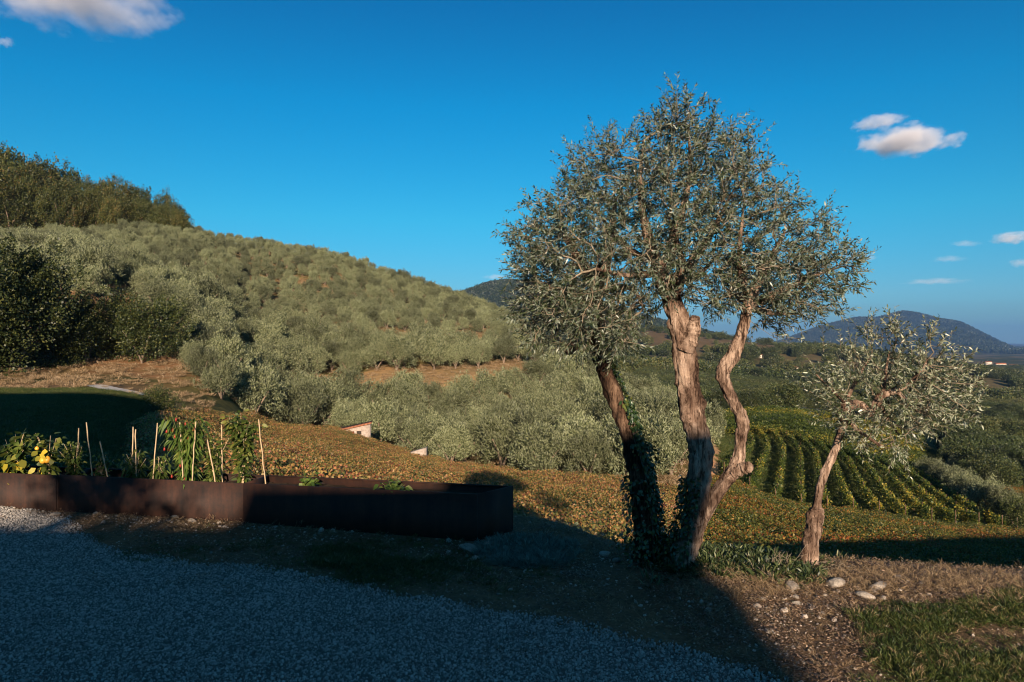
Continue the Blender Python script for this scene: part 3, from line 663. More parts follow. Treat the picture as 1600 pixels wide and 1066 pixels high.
# autumn vineyard: a carpet of leaves
def vine_clump(nc, r, h, L, mat, nm):
    a = rng.uniform(0, 6.283, nc); q = np.sqrt(rng.random(nc))*r; zz = h*(1-.35*(q/r)**2)*(1-.55*rng.random(nc)**2.2)
    P = np.stack([np.cos(a)*q, np.sin(a)*q, zz], 1); A = rng.normal(size=(nc, 3))*[1, 1, .55]+[0, 0, .1]
    n = len(P); V, Q = cards(P, A, rng.uniform(.7, 1.2, nc)*L, rng.uniform(.7, 1.2, nc)*L*.42, .2)
    return proto(nm, V, Q, mat)
vcA = [vine_clump(460, .80, .9, .072, M['vine_autumn'], f'autumn_vine_{k}') for k in range(4)]
vcB = [vine_clump(420, .80, .9, .076, M['vine_mixed'], f'yellowing_vine_{k}') for k in range(4)]
def region_pts(x0, x1, y0, y1, d, test):
    xs_ = np.arange(x0, x1, d); ys_ = np.arange(y0, y1, d*.87); A, B = np.meshgrid(xs_, ys_); A = A+(np.arange(len(ys_)) % 2)[:, None]*d/2
    A = A.ravel()+rng.uniform(-.3, .3, A.size)*d; B = B.ravel()+rng.uniform(-.3, .3, B.size)*d; k = test(A, B); return np.column_stack([A[k], B[k], height(A[k], B[k])])
def vt(A, B):
    p = px_of(A, B); return (p > 232+fbm(A, B, 3, 2)*20) & (B > 13) & (B < near_vines(p)+fbm(A, B, 4, 2)*3) & (p < 1010+B*2)
scatter('autumn_vine_foliage', region_pts(-30, 18, 9.5, 66, .74, vt), vcA, .8, 1.15)
def vt2(A, B):
    p = px_of(A, B); return (p >= 1010+B*2) & (B > 14) & (B < near_vines(p)+9+fbm(A, B, 4, 2)*2) & (p < 1680)
scatter('yellowing_vine_foliage', region_pts(1, 44, 9, 58, .78, vt2), vcB, .8, 1.15)

# green vineyard rows below the terrace
def vine_row(k):
    x0 = 16.5+k*1.96; y0 = 57.5+max(0, k-8)*.35-.35*k*.3; L = 56-k*1.2
    n = 60; s = np.linspace(0, L, n); ang = np.interp(s, [0, L*.62, L], [.37, .37, .12-.02*k])
    X = x0+np.concatenate([[0], np.cumsum(np.sin(ang[:-1])*np.diff(s))]); Y = y0+np.concatenate([[0], np.cumsum(np.cos(ang[:-1])*np.diff(s))]); Z = height(X, Y)
    nc = 6000; u = rng.random(nc)*(n-1.001); j = u.astype(int); f = (u-j)
    c = np.stack([X[j]*(1-f)+X[j+1]*f, Y[j]*(1-f)+Y[j+1]*f, Z[j]*(1-f)+Z[j+1]*f], 1)
    nrm = np.stack([np.cos(ang[j]), -np.sin(ang[j]), np.zeros(nc)], 1)
    lump = .8+.35*vnoise(u*2.3+k*31, u*0+k); w = rng.normal(0, .12, nc)*lump; hh = (.35+1.0*rng.random(nc)**.7)*lump
    P = c+nrm*w[:, None]+np.array([0, 0, 1.0])*hh[:, None]
    V, Q = cards(P, rng.normal(size=(nc, 3)), rng.uniform(.12, .22, nc), rng.uniform(.05, .09, nc), .2)
    t = empty('vine_row', (0, 0, 0))
    o = np.array([X[0], Y[0], Z[0]]); t.location = o
    obj_np('foliage', V-o, Q, M['vine_green'], t)
    mb = MB()
    for j in range(0, n, 6): mb.tube([(X[j]-o[0], Y[j]-o[1], Z[j]-o[2]-.1), (X[j]-o[0], Y[j]-o[1], Z[j]-o[2]+1.55)], [.045, .04], 5)
    mb.build('stake', M['bark_dark'], t)
    tag(t, f"green and gold vine row, {ordn(k)} from the left in the vineyard below the olives", 'vine row', 'vine rows of the green vineyard')
for k in range(-1, 11): vine_row(k+1) if k < 99 else None
vcG = [vine_clump(110, .8, 1.2, .2, M['vine_green'], f'green_vine_{k}') for k in range(3)]
def vt3(A, B):
    p = px_of(A, B); return (p > 1118) & (p < 1440) & (B > 110+np.clip(p-1130, 0, 300)*-.07) & (B < 152) & (np.sin((B*.93-A*.3)*1.9) > .0)
scatter('vineyard_foliage', region_pts(28, 85, 80, 150, .9, vt3), vcG, .9, 1.2)
def vt4(A, B):
    p = px_of(A, B); return (p > 1530) & (p < 1700) & (B > 72) & (B < 100) & (np.sin((A*.8+B*.45)*2.3) > -.1)
scatter('slope_vine_foliage', region_pts(40, 85, 70, 102, .9, vt4), vcB, .9, 1.2)

# woods of the valley and of the mountains
def wood_proto(nm, mat, nlobe, ncard, L):
    lobes = [(rng.uniform(-.5, .5)*1.1, rng.uniform(-.5, .5)*1.1, rng.uniform(.3, .9), rng.uniform(.28, .45), .9) for _ in range(nlobe)]
    P, d = crown_pts(lobes, ncard, .8); P[:, 2] = np.maximum(P[:, 2], 0)
    V, Q = cards(P, d*.5+rng.normal(size=(ncard, 3))*.7, rng.uniform(.7, 1.3, ncard)*L, rng.uniform(.7, 1.3, ncard)*L*.35)
    return proto(nm, V, Q, mat)
wp = [wood_proto(f'wood_crown_{k}', M['woods'], 8, 1100, .13) for k in range(4)]
wn_ = [wood_proto(f'shrub_crown_{k}', M['woods'], 10, 4200, .062) for k in range(4)]
def fan(n, pa, pb, ya, yb, test):
    p = rng.uniform(pa, pb, n); Y = np.sqrt(rng.uniform(ya*ya, yb*yb, n)); X = (p-800)/F*Y; Z = height(X, Y); k = test(X, Y, Z, p)
    return np.column_stack([X, Y, Z])[k]
def wt(X, Y, Z, p):
    f = fbm(X, Y-300, 90, 5); dens = np.where(f > .0, .04, np.where((Y > 620) & (Z > -9), .03, 1.0))*np.where(fbm(X, Y, 25, 3) < -.12, .2, 1); return rng.random(len(X)) < dens
w0 = fan(900, 1490, 1720, 96, 175, lambda X, Y, Z, p: rng.random(len(X)) < .2+.8*(fbm(X, Y, 18, 3) > 0))
scatter('slope_shrubbery', w0, wn_, 1.6, 4.2, tilt=.05)
w1 = fan(11000, 1000, 1700, 165, 420, wt)
scatter('valley_woods', w1, wn_, 2.2, 5.5, tilt=.05)
w2 = fan(52000, 640, 1700, 420, 1500, wt)
scatter('hill_woods', w2, wp, 3.5, 8.5, tilt=.05)
fp = [wood_proto(f'mountain_crown_{k}', M['far_woods'], 5, 160, .3) for k in range(3)]
w3 = fan(50000, 640, 1200, 1500, 2700, lambda X, Y, Z, p: Z > -35)
scatter('mountain_woods', w3, fp, 7, 15, tilt=.05)
w4 = fan(90000, 1100, 1680, 4300, 7300, lambda X, Y, Z, p: (Z > -45) | (rng.random(len(X)) < .12))
scatter('far_mountain_woods', w4, fp, 14, 28, tilt=.05)

# ------------------------------------------------------------------ the two near olive trees
def P3(px_, py_, Y): return np.array([(px_-800)/F*Y, Y, EYE-(py_-533)/F*Y])
def trunk(prof, name, parent, knots=9, sides=44, mat='bark', thin=.84):
    """prof rows: bearing, height mark, width mark, distance -> a fluted, knotted trunk"""
    prof = np.array(prof, float)
    pts = np.array([[*P3(a, b, y), w/2/F*y] for a, b, w, y in prof])
    n = max(60, len(prof)*13); s = spline(pts, n); P, rad = s[:, :3], np.maximum(s[:, 3], .003)
    V, Q, T_ = tube_np(P, rad*thin, sides, .02, True, .07)
    m = n*sides; W = V[:m].reshape(n, sides, 3); C = P[:, None]; D = W-C; r = np.linalg.norm(D, axis=2, keepdims=True)
    ti = np.arange(n)[:, None]; tj = np.arange(sides)[None]
    k = 1+.17*(vnoise(ti*.16+parent_seed[0], np.minimum(tj, sides-tj)*.30)-.5)*2+.10*(vnoise(ti*.38, np.minimum(tj, sides-tj)*.75+50)-.5)*2+.05*(vnoise(ti*.9, np.minimum(tj, sides-tj)*1.1+90)-.5)*2
    for _ in range(knots):
        a, b2 = rng.uniform(3, n-3), rng.uniform(0, sides); q = min(2.5, 1.2+rng.random()*1.6); dj = np.minimum(np.abs(tj-b2), sides-np.abs(tj-b2))
        d2 = ((ti-a)/q)**2+(dj/(q*1.3))**2
        k = k+rng.uniform(.15, .42)*np.exp(-d2)-.42*np.exp(-d2*4)
    parent_seed[0] += 37
    V[:m] = (C+D*k[..., None]).reshape(-1, 3)
    o = np.array(parent.location) if parent is not None else 0
    return obj_np(name, V-o, [Q, T_], M[mat], parent, smooth=True)
parent_seed = [0]
def colonise(starts, attr, step=.05, infl=.5, kill=.09, iters=90):
    pos = [np.array(p) for p in starts[0]]; par = list(starts[1]); pos = list(pos)
    A = attr.copy(); near = np.full(len(A), 1e9); who = np.zeros(len(A), int)
    def upd(lo):
        Pn = np.array(pos[lo:]);
        if not len(Pn): return
        d = np.linalg.norm(A[:, None]-Pn[None], axis=2); j = d.argmin(1); dm = d[np.arange(len(A)), j]; b = dm < near; near[b] = dm[b]; who[b] = j[b]+lo
    upd(0)
    for it in range(iters):
        act = near < infl
        if not act.any():
            if len(A) == 0: break
            infl *= 1.5; continue
        new = []
        w = who[act]; D = unit(A[act]-np.array(pos)[w]); o = np.argsort(w); w = w[o]; D = D[o]
        u, st = np.unique(w, return_index=True)
        for q, (i0, i1) in enumerate(zip(st, list(st[1:])+[len(w)])):
            d = D[i0:i1].sum(0)+rng.normal(size=3)*.12; d /= np.linalg.norm(d)+1e-9
            new.append((pos[u[q]]+d*step, u[q]))
        lo = len(pos)
        for p, q in new: pos.append(p); par.append(q)
        upd(lo); k = near > kill
        A = A[k]; near_k = near[k]; who_k = who[k]
        near, who = near_k, who_k
        if not len(A): break
    return np.array(pos), np.array(par)
def ell_pts(ells, n, Yc, depth):
    e = np.array(ells, float); w = e[:, 2]*e[:, 3]; w = w*(e[:, 4] if e.shape[1] > 4 else 1); k = rng.choice(len(e), n, p=w/w.sum())
    d = ball_dirs(n)*(rng.random(n)**.42)[:, None]
    pxs = e[k, 0]+d[:, 0]*e[k, 2]; pys = e[k, 1]+d[:, 2]*e[k, 3]
    P = np.stack([(pxs-800)/F*Yc, np.full(n, Yc), EYE-(pys-533)/F*Yc], 1); P[:, 1] += d[:, 1]*depth
    return P
def olive_crown(root, limbs, ells, nattr, Yc, depth, centre, mats, leafL=.042, leafW=.0047, nshoot=1.0, up=.25, kill=.085, extra=None):
    """limbs: list of polylines (bearing, mark, distance, radius); grows branches, shoots and leaves"""
    o = np.array(root.location); starts = [[], []]; mb = MB()
    for lb in limbs:
        L = np.array([[*P3(a, b, y), r] for a, b, y, r in lb]); s = spline(L, 14)
        mb.tube(s[:, :3]-o, s[:, 3], 10, .10, True, .06)
        base = len(starts[0])
        for i, q in enumerate(s[:, :3]): starts[0].append(q); starts[1].append(base+i-1 if i else -1)
    nst = len(starts[0]); A = ell_pts(ells, nattr, Yc, depth)
    pos, par = colonise(starts, A, kill=kill)
    n = len(pos); cnt = np.zeros(n); kids = [[] for _ in range(n)]
    for i in range(n-1, -1, -1):
        if par[i] >= 0: cnt[par[i]] += cnt[i]+1; kids[par[i]].append(i)
    rad = np.minimum(.0022+.00075*cnt**.62, .03)
    bm_ = MB()
    for i in range(nst, n):
        if par[i] < nst or len(kids[par[i]]) > 1:          # a branch starts here
            ch = [par[i], i]; j = i
            while len(kids[j]) == 1: j = kids[j][0]; ch.append(j)
            P = pos[ch]-o; r = rad[ch].copy(); r[0] = r[1]
            if len(P) > 2: P[1:-1] += rng.normal(size=(len(P)-2, 3))*.006
            bm_.tube(P, r, 5, 0, False)
    mb.build('limb', M['bark'], root, smooth=True)
    bm_.build('branches', mats[1], root, smooth=True)
    # leafy shoots
    LP, LA, LS, LL = [], [], [], []; tw = MB(); C = P3(*centre, Yc)
    def shoot(p, d, ln, curve, dens=.0155, leaf=True, r=.0016):
        k = max(4, int(ln/.03)); q = [p]; dd = d/np.linalg.norm(d)
        for _ in range(k): dd = dd+curve/k+rng.normal(size=3)*.07; dd /= np.linalg.norm(dd); q.append(q[-1]+dd*ln/k)
        q = np.array(q); tw.tube(q-o, np.linspace(r, .0008, len(q)), 3, 0, False)
        if not leaf: return
        m = int(ln/dens); t = np.linspace(.06, 1, m)*(len(q)-1.001); j = t.astype(int); f = (t-j)[:, None]; pp = q[j]*(1-f)+q[j+1]*f; ax_ = unit(q[j+1]-q[j])
        ph = np.arange(m)*1.571+rng.uniform(0, 3); rv = unit(np.cross(ax_, rng.normal(size=3))); rw = np.cross(ax_, rv)
        side = rv*np.cos(ph)[:, None]+rw*np.sin(ph)[:, None]
        for sg in (-1, 1):
            kp = rng.random(m) < .86
            LP.append(pp[kp]); LA.append((ax_*.75+side*sg*.8+rng.normal(size=(m, 3))*.22)[kp]); LS.append((np.cross(ax_, side)+rng.normal(size=(m, 3))*.5)[kp]); LL.append((rng.uniform(.65, 1.25, m)*leafL*np.clip(1.15-t/len(q)*.45, .5, 1))[kp])
    for i in range(nst, n):
        tip = len(kids[i]) == 0
        if tip or rng.random() < .85*nshoot:
            for _ in range(3 if tip else 1):
                pd = unit(pos[i]-pos[par[i]]); out = unit(pos[i]-C)
                d = pd*.5+out*.5+np.array([0, 0, up])+rng.normal(size=3)*.5
                shoot(pos[i], d, rng.uniform(.08, .24), np.array([0, 0, rng.uniform(-.5, .35)]))
    for (p0, d, ln, cv, lf) in (extra or []):
        shoot(np.array(p0), np.array(d, float), ln, np.array(cv, float), .016, lf, .0030 if not lf else .0022)
    tw.build('twigs', M['twig'], root)
    LP = np.concatenate(LP); LA = np.concatenate(LA); LS = np.concatenate(LS); LL = np.concatenate(LL)
    V, Fs = leaves(LP-o, LA, LS, LL, rng.uniform(.8, 1.3, len(LL))*leafW*LL/leafL, .12)
    obj_np('foliage', V, Fs, mats[0], root)
    print('crown', n, 'nodes', len(LP), 'leaves')
YT = 5.7
t1 = empty('olive_tree', tuple(P3(1050, 880, YT)))
trunk([(1013,915,54,5.78),(1012,885,46,5.78),(1010,845,42,5.8),(1005,788,37,5.82),(998,745,34,5.84),(988,703,30,5.86),(976,661,28,5.88),(960,619,30,5.89),(944,577,28,5.9),(932,535,29,5.9),(927,490,30,5.9),(932,450,26,5.88),(944,415,18,5.86)], 'trunk', t1, 20, 44, 'bark_dark', thin=.88)
trunk([(1052,915,66,5.62),(1061,882,50,5.62),(1073,851,41,5.62),(1081,825,38,5.63),(1087,788,38,5.64),(1092,745,40,5.66),(1095,703,43,5.68),(1086,660,44,5.7),(1078,619,46,5.7),(1072,577,41,5.7),(1068,534,41,5.7),(1060,500,42,5.7),(1048,465,32,5.7),(1036,435,26,5.7),(1026,405,16,5.7)], 'trunk', t1, 24, thin=.82)
trunk([(1064,885,36,5.72),(1078,855,30,5.72),(1095,812,26,5.7),(1127,760,23,5.66),(1147,735,24,5.64),(1155,712,20,5.64),(1157,686,19,5.64),(1161,661,22,5.64),(1152,640,20,5.64),(1141,619,20,5.64),(1132,598,20,5.64),(1129,580,25,5.64),(1146,553,25,5.64),(1155,530,20,5.64),(1161,513,18,5.64),(1167,485,17,5.64),(1174,450,11,5.64)], 'trunk', t1, 12, thin=.88)
trunk([(1070,548,34,5.68),(1079,525,30,5.66),(1084,505,25,5.64),(1086,495,16,5.62)], 'stub', t1, 4, 18)
trunk([(1146,740,24,5.62),(1160,733,22,5.58),(1170,730,19,5.55),(1174,729,9,5.53)], 'stub', t1, 3, 18)
trunk([(924,500,26,5.86),(905,520,18,5.8),(896,545,14,5.78),(884,552,9,5.76)], 'stub', t1, 3, 14)
limbs = [[(936,450,5.88,.055),(905,405,5.8,.036),(872,350,5.7,.016)], [(938,440,5.88,.05),(955,380,6.0,.03),(962,310,6.1,.014)], [(930,465,5.88,.045),(880,455,5.75,.026),(840,440,5.65,.012)], [(932,470,5.9,.03),(900,500,6.05,.018),(870,515,6.2,.01)], [(935,455,5.88,.035),(985,450,5.7,.02),(1005,480,5.6,.01)],
 [(1034,430,5.7,.055),(1012,370,5.65,.038),(1000,290,5.6,.020),(1006,220,5.6,.010)], [(1036,425,5.7,.05),(1060,350,5.8,.034),(1078,270,5.85,.018),(1075,200,5.85,.009)], [(1052,465,5.7,.045),(1068,425,5.62,.032),(1062,395,5.6,.022),(1046,340,5.5,.012)], [(1050,440,5.7,.04),(1100,385,5.75,.026),(1142,305,5.8,.011)], [(1030,410,5.7,.03),(985,390,5.9,.02),(930,330,6.1,.01)], [(1045,445,5.7,.03),(1090,430,5.95,.02),(1120,400,6.2,.01)], [(1030,425,5.7,.03),(980,430,5.45,.018),(930,420,5.3,.01)],
 [(1168,475,5.64,.042),(1196,420,5.7,.027),(1225,365,5.75,.012)], [(1170,465,5.64,.034),(1155,410,5.5,.02),(1160,340,5.45,.01)], [(1168,478,5.64,.034),(1235,448,5.6,.022),(1300,420,5.6,.010)], [(1168,480,5.64,.03),(1210,490,5.75,.017),(1250,490,5.9,.009)], [(1168,470,5.64,.03),(1140,460,5.9,.018),(1120,470,6.1,.009)]]
ells = [(905,395,108,110,1.4),(1060,300,128,118,1.0),(1030,400,150,80,1.2),(1235,418,100,88,1.0),(898,490,95,66,2.0),(955,515,55,36,1.5),(1168,436,115,66,1.1),(965,290,92,78,1.0),(1140,285,72,72,.9),(1062,205,52,42,.7),(860,420,64,92,1.0),(1285,430,42,52,.6),(1000,470,52,34,.8),(1225,485,72,30,.7),(1200,340,48,52,.7)]
ex = []
for a in range(7): ex.append((P3(1050+rng.uniform(-26, 30), 215+rng.uniform(-15, 20), 5.7+rng.uniform(-.2, .2)), (rng.uniform(-.1, .15), 0, 1), rng.uniform(.18, .34), (0, 0, .2), True))
ex += [(P3(1052, 232, 5.7), (.02, 0, 1), .53, (0, 0, .1), True), (P3(1012, 225, 5.6), (-.1, 0, 1), .27, (0, 0, .2), True), (P3(895, 265, 5.7), (-.15, 0, 1), .17, (0, 0, .2), True), (P3(1185, 270, 5.7), (.25, 0, 1), .16, (0, 0, 0), True)]
for a in range(6): ex.append((P3(1308+rng.uniform(-20, 14), 425+rng.uniform(-14, 25), 5.6+rng.uniform(-.2, .2)), (.8, 0, .1), rng.uniform(.12, .22), (0, 0, -1.9), True))
for (a, b, c, d) in [(975,440,874,492),(1010,400,905,395),(1015,455,948,520),(905,395,840,402),(1040,430,1000,390),(1120,470,1210,430),(1180,420,1270,395),(960,470,880,545),(1075,400,1150,360),(1012,410,940,360),(860,440,805,450),(1170,500,1240,540)]:
    p0 = P3(a, b, 5.22+rng.uniform(0, .25)); p1 = P3(c, d, 5.15+rng.uniform(0, .2)); ex.append((p0, unit(p1-p0), float(np.linalg.norm(p1-p0)), (0, 0, .1), False)); ex.append((p0+(p1-p0)*.5, unit(p1-p0), float(np.linalg.norm(p1-p0)*.55), (0, 0, .1), True))
olive_crown(t1, limbs, ells, 3000, YT, .62, (1035, 430), (M['olive_hero'], M['twig']), nshoot=1.17, extra=ex, kill=.067)
tag(t1, 'big pollarded olive tree with three leaning trunks wrapped in ivy, beside the rusty planters', 'tree')

YS = 5.68
t2 = empty('olive_tree', tuple(P3(1265, 880, YS)))
trunk([(1262,905,42,YS),(1264,880,34,YS),(1267,850,32,YS),(1271,828,31,YS),(1274,805,32,YS),(1276,796,27,YS),(1277,788,17,YS),(1283,755,16,YS),(1294,728,16,YS),(1303,708,15,YS),(1312,682,15,YS),(1319,658,16,YS),(1322,638,17,YS),(1320,628,14,YS)], 'trunk', t2, 14, 32, thin=.76)
lim2 = [[(1322,636,YS,.042),(1342,632,YS,.034),(1362,645,5.62,.032),(1372,622,5.6,.030),(1395,612,5.58,.026),(1417,602,5.56,.020)], [(1322,650,YS,.020),(1340,672,5.6,.014),(1376,697,5.5,.010)], [(1320,632,YS,.018),(1340,590,5.75,.012),(1360,560,5.8,.008)], [(1415,604,5.56,.016),(1440,580,5.6,.011),(1450,560,5.65,.007)], [(1400,610,5.58,.016),(1430,640,5.8,.011),(1450,650,6.0,.007)], [(1372,625,5.6,.016),(1390,660,5.85,.010),(1405,680,6.0,.007)], [(1380,615,5.6,.014),(1385,575,5.75,.009),(1390,550,5.8,.006)], [(1320,630,YS,.012),(1300,610,5.55,.008),(1275,585,5.5,.005)]]
el2 = [(1435,605,78,78,1.2),(1362,572,62,40,.35),(1395,650,80,50,1.0),(1400,535,60,28,.7),(1290,600,36,34,.35),(1320,655,44,30,.35),(1478,622,38,54,.9),(1370,690,50,24,.7)]
ex2 = [(P3(1290+a*23+rng.uniform(-8, 8), 560+rng.uniform(-25, 12), 5.6+rng.uniform(-.2, .2)), (rng.uniform(-.25, .3), 0, 1), rng.uniform(.14, .28), (0, 0, .3), True) for a in range(8)]
ex2 += [(P3(1320, 640+a*9, 5.6), (-1, 0, .3+.2*a), .24, (0, 0, .6), True) for a in range(-2, 3)]+[(P3(1490, 600+a*14, 5.6), (1, 0, .3), .14, (0, 0, .3), True) for a in range(4)]
olive_crown(t2, lim2, el2, 540, YS, .36, (1380, 640), (M['olive_young'], M['twig']), leafL=.043, leafW=.0048, nshoot=.85, up=.45, extra=ex2)
tag(t2, 'small young olive tree with a single thin leaning trunk, crown swept to one side', 'tree')

# ivy climbing the big tree's left-hand trunk
def around(prof, n, ang0, ang1, off, w0):
    prof = np.array(prof, float); k = rng.uniform(0, len(prof)-1.001, n); j = k.astype(int); f = (k-j)[:, None]; q = prof[j]*(1-f)+prof[j+1]*f
    C = np.array([P3(a, b, y) for a, b, w, y in q]); r = q[:, 2]/2/F*q[:, 3]*w0; th = rng.uniform(ang0, ang1, n)
    N_ = np.stack([np.cos(th), -np.sin(th), np.zeros(n)], 1); return C+N_*(r+rng.uniform(0, off, n))[:, None], N_
Lp = [(1012,890,48,5.78),(1010,845,44,5.8),(1005,788,39,5.82),(998,745,36,5.84),(988,703,32,5.86),(976,661,30,5.88),(962,622,30,5.89)]
iv = empty('ivy', tuple(P3(1000, 880, 5.78)))
Pa, Na = around(Lp, 2300, -1.6, 1.2, .04, 1.0); Pb, Nb = around(Lp[:4], 900, 0, 6.283, .06, 1.0); Pc, Nc = around([(976,661,30,5.88),(960,619,30,5.9),(944,577,29,5.9),(929,510,29,5.9)], 420, -.9, .35, .03, 1.0)
Pd, Nd = around([(1061,890,52,5.62),(1074,848,42,5.62),(1087,790,38,5.64),(1092,745,38,5.66)], 900, 1.7, 4.6, .05, 1.0)
Pe = np.array([P3(rng.normal(1030, 26), rng.uniform(825, 885), rng.uniform(5.6, 6.1)) for _ in range(700)]); Ne = ball_dirs(700)-[0, .5, 0]
Pf, Nf = around([(1004,730,46,5.84),(1003,700,40,5.86),(994,690,34,5.86)], 260, 0, 6.28, .07, .5)
Pi = np.concatenate([Pa, Pb, Pc, Pd, Pe, Pf]); Ni = np.concatenate([Na, Nb, Nc, Nd, Ne, Nf]); ni = len(Pi)
Ai = np.stack([rng.normal(size=ni)*.6, rng.normal(size=ni)*.4, -np.ones(ni)*.5+rng.normal(size=ni)*.5], 1)+Ni*.7
V, Fs = leaves(Pi-np.array(iv.location), Ai, np.cross(Ni, Ai), rng.uniform(.016, .040, ni), rng.uniform(.007, .016, ni), .25)
obj_np('foliage', V, Fs, M['ivy'], iv)
mb = MB()
for q in range(5):
    Ps, _ = around(Lp, 8, .2+q*.2, .5+q*.2, .01, 1.0); Ps = Ps[np.argsort(Ps[:, 2])]; mb.tube(Ps-np.array(iv.location), np.linspace(.009, .004, 8), 5, .1)
mb.build('stem', M['bark2'], iv)
tag(iv, 'dark ivy climbing the olive trunk nearest the planters', 'ivy')

# ------------------------------------------------------------------ rusty steel planters
DX, DY = -.9755, .22; NX, NY = .22, .9755
def planter(x0, s0, L, back, top, label):
    """a box of steel plates: s0 = how far along the run it starts, L long"""
    cx, cy = -.30+DX*s0+NX*back, 6.35+DY*s0+NY*back
    skew = (s0 == 0); t = empty('steel_planter', (cx, cy, 0), math.atan2(DY, DX)+math.pi)    # local -x runs along the bed, +y away from the yard
    w = .42; h = top+.15; zc = top-h/2; th = .012
    def plate(nm, c, size):
        mb = MB(); mb.box(c, size)
        if skew:
            for v in mb.V: v[:, 0] += np.where(v[:, 0] > -.3, .52*v[:, 1], 0)
        return mb.build(nm, M['corten'], t)
    plate('front_panel', (-L/2, -0, zc), (L, th, h)); plate('back_panel', (-L/2, w, zc), (L, th, h))
    plate('end_panel', (-th/2, w/2, zc-.0015), (th, w-th-.001, h)); plate('end_panel', (-L+th/2, w/2, zc-.0015), (th, w-th-.001, h))
    for nm, c, size in (('rim', (-L/2, .014, top-.0065), (L-.03, .016, .007)), ('rim', (-L/2, w-.014, top-.0065), (L-.03, .016, .007))): plate(nm, c, size)
    n = 60; A, B = np.meshgrid(np.linspace(-L+.013, -.013, n), np.linspace(.007, w-.007, 16)); Z = top-.075+.03*fbm(A*8+s0*9, B*8, 1.2, 3)+.015*vnoise(A*30, B*30)
    i = np.arange(15)[:, None]*n+np.arange(n-1)[None]
    if skew: A = A+.5*B*np.clip((A+.3)/.3, 0, 1)
    obj_np('soil', np.stack([A, B, Z], -1).reshape(-1, 3), np.stack([i, i+1, i+n+1, i+n], -1).reshape(-1, 4), M['soil'], t, smooth=True)
    return tag(t, label, 'planter', 'rusty steel planters in a line')
planter(0, 0, 2.24, 0, .385, 'rust-brown steel planter at the olive tree end of the line, mostly bare soil')
planter(0, 2.25, 2.06, .035, .375, 'middle rust-brown steel planter holding peppers and bamboo canes')
planter(0, 4.32, 2.2, .02, .37, 'rust-brown steel planter with the yellow-fruited plant, cut off by the photo edge')

def bedY(px_, off=.2): return (6.12+off)/(.9755+.22*(px_-800)/F)
def cane(pt, py, pb, label, off=.2, off2=None, r=.006):
    Y = bedY(pb, off); b = np.array([(pb-800)/F*Y, Y, .26]); Yt = bedY(pt, off if off2 is None else off2); tp = P3(pt, py, Yt)
    t = MB(); P = np.array([b+(tp-b)*f for f in np.linspace(0, 1, 9)])-b; P[1:-1] += rng.normal(size=(7, 3))*.002
    t.tube(P, [r*(1.12 if k % 2 else .94) for k in range(9)], 7)
    o = t.build('bamboo_cane', M['cane'], smooth=True, loc=tuple(b)); tag(o, label, 'garden cane', 'canes staking the planter crops')
cane(123, 669, 120, 'short upright bamboo cane just right of the yellow fruits')
cane(135, 660, 146, 'bamboo cane leaning left, tallest of the three right of the yellow fruits', .1)
cane(156, 690, 172, 'thin grey cane leaning left at the edge of the tomato plants', .08)
cane(208, 667, 207, 'upright bamboo cane over the shaded lawn, beside its twin', .22)
cane(212, 671, 213, 'slightly shorter twin of the cane over the shaded lawn', .16)
cane(246, 661, 238, 'pale cane leaning right, on the lawn side of the red peppers', .12)
cane(281, 660, 287, 'lit cane standing inside the red pepper plant', .08)
cane(306, 659, 299, 'second cane inside the red pepper plant, leaning right', .08)
cane(324, 687, 340, 'long cane leaning left below the red pepper plant', .05)
cane(346, 664, 347, 'dull upright cane in the dark bush behind the peppers', .3)
cane(404, 655, 416, 'lone pale cane at the end of the planted beds, against the orange vines', .28)

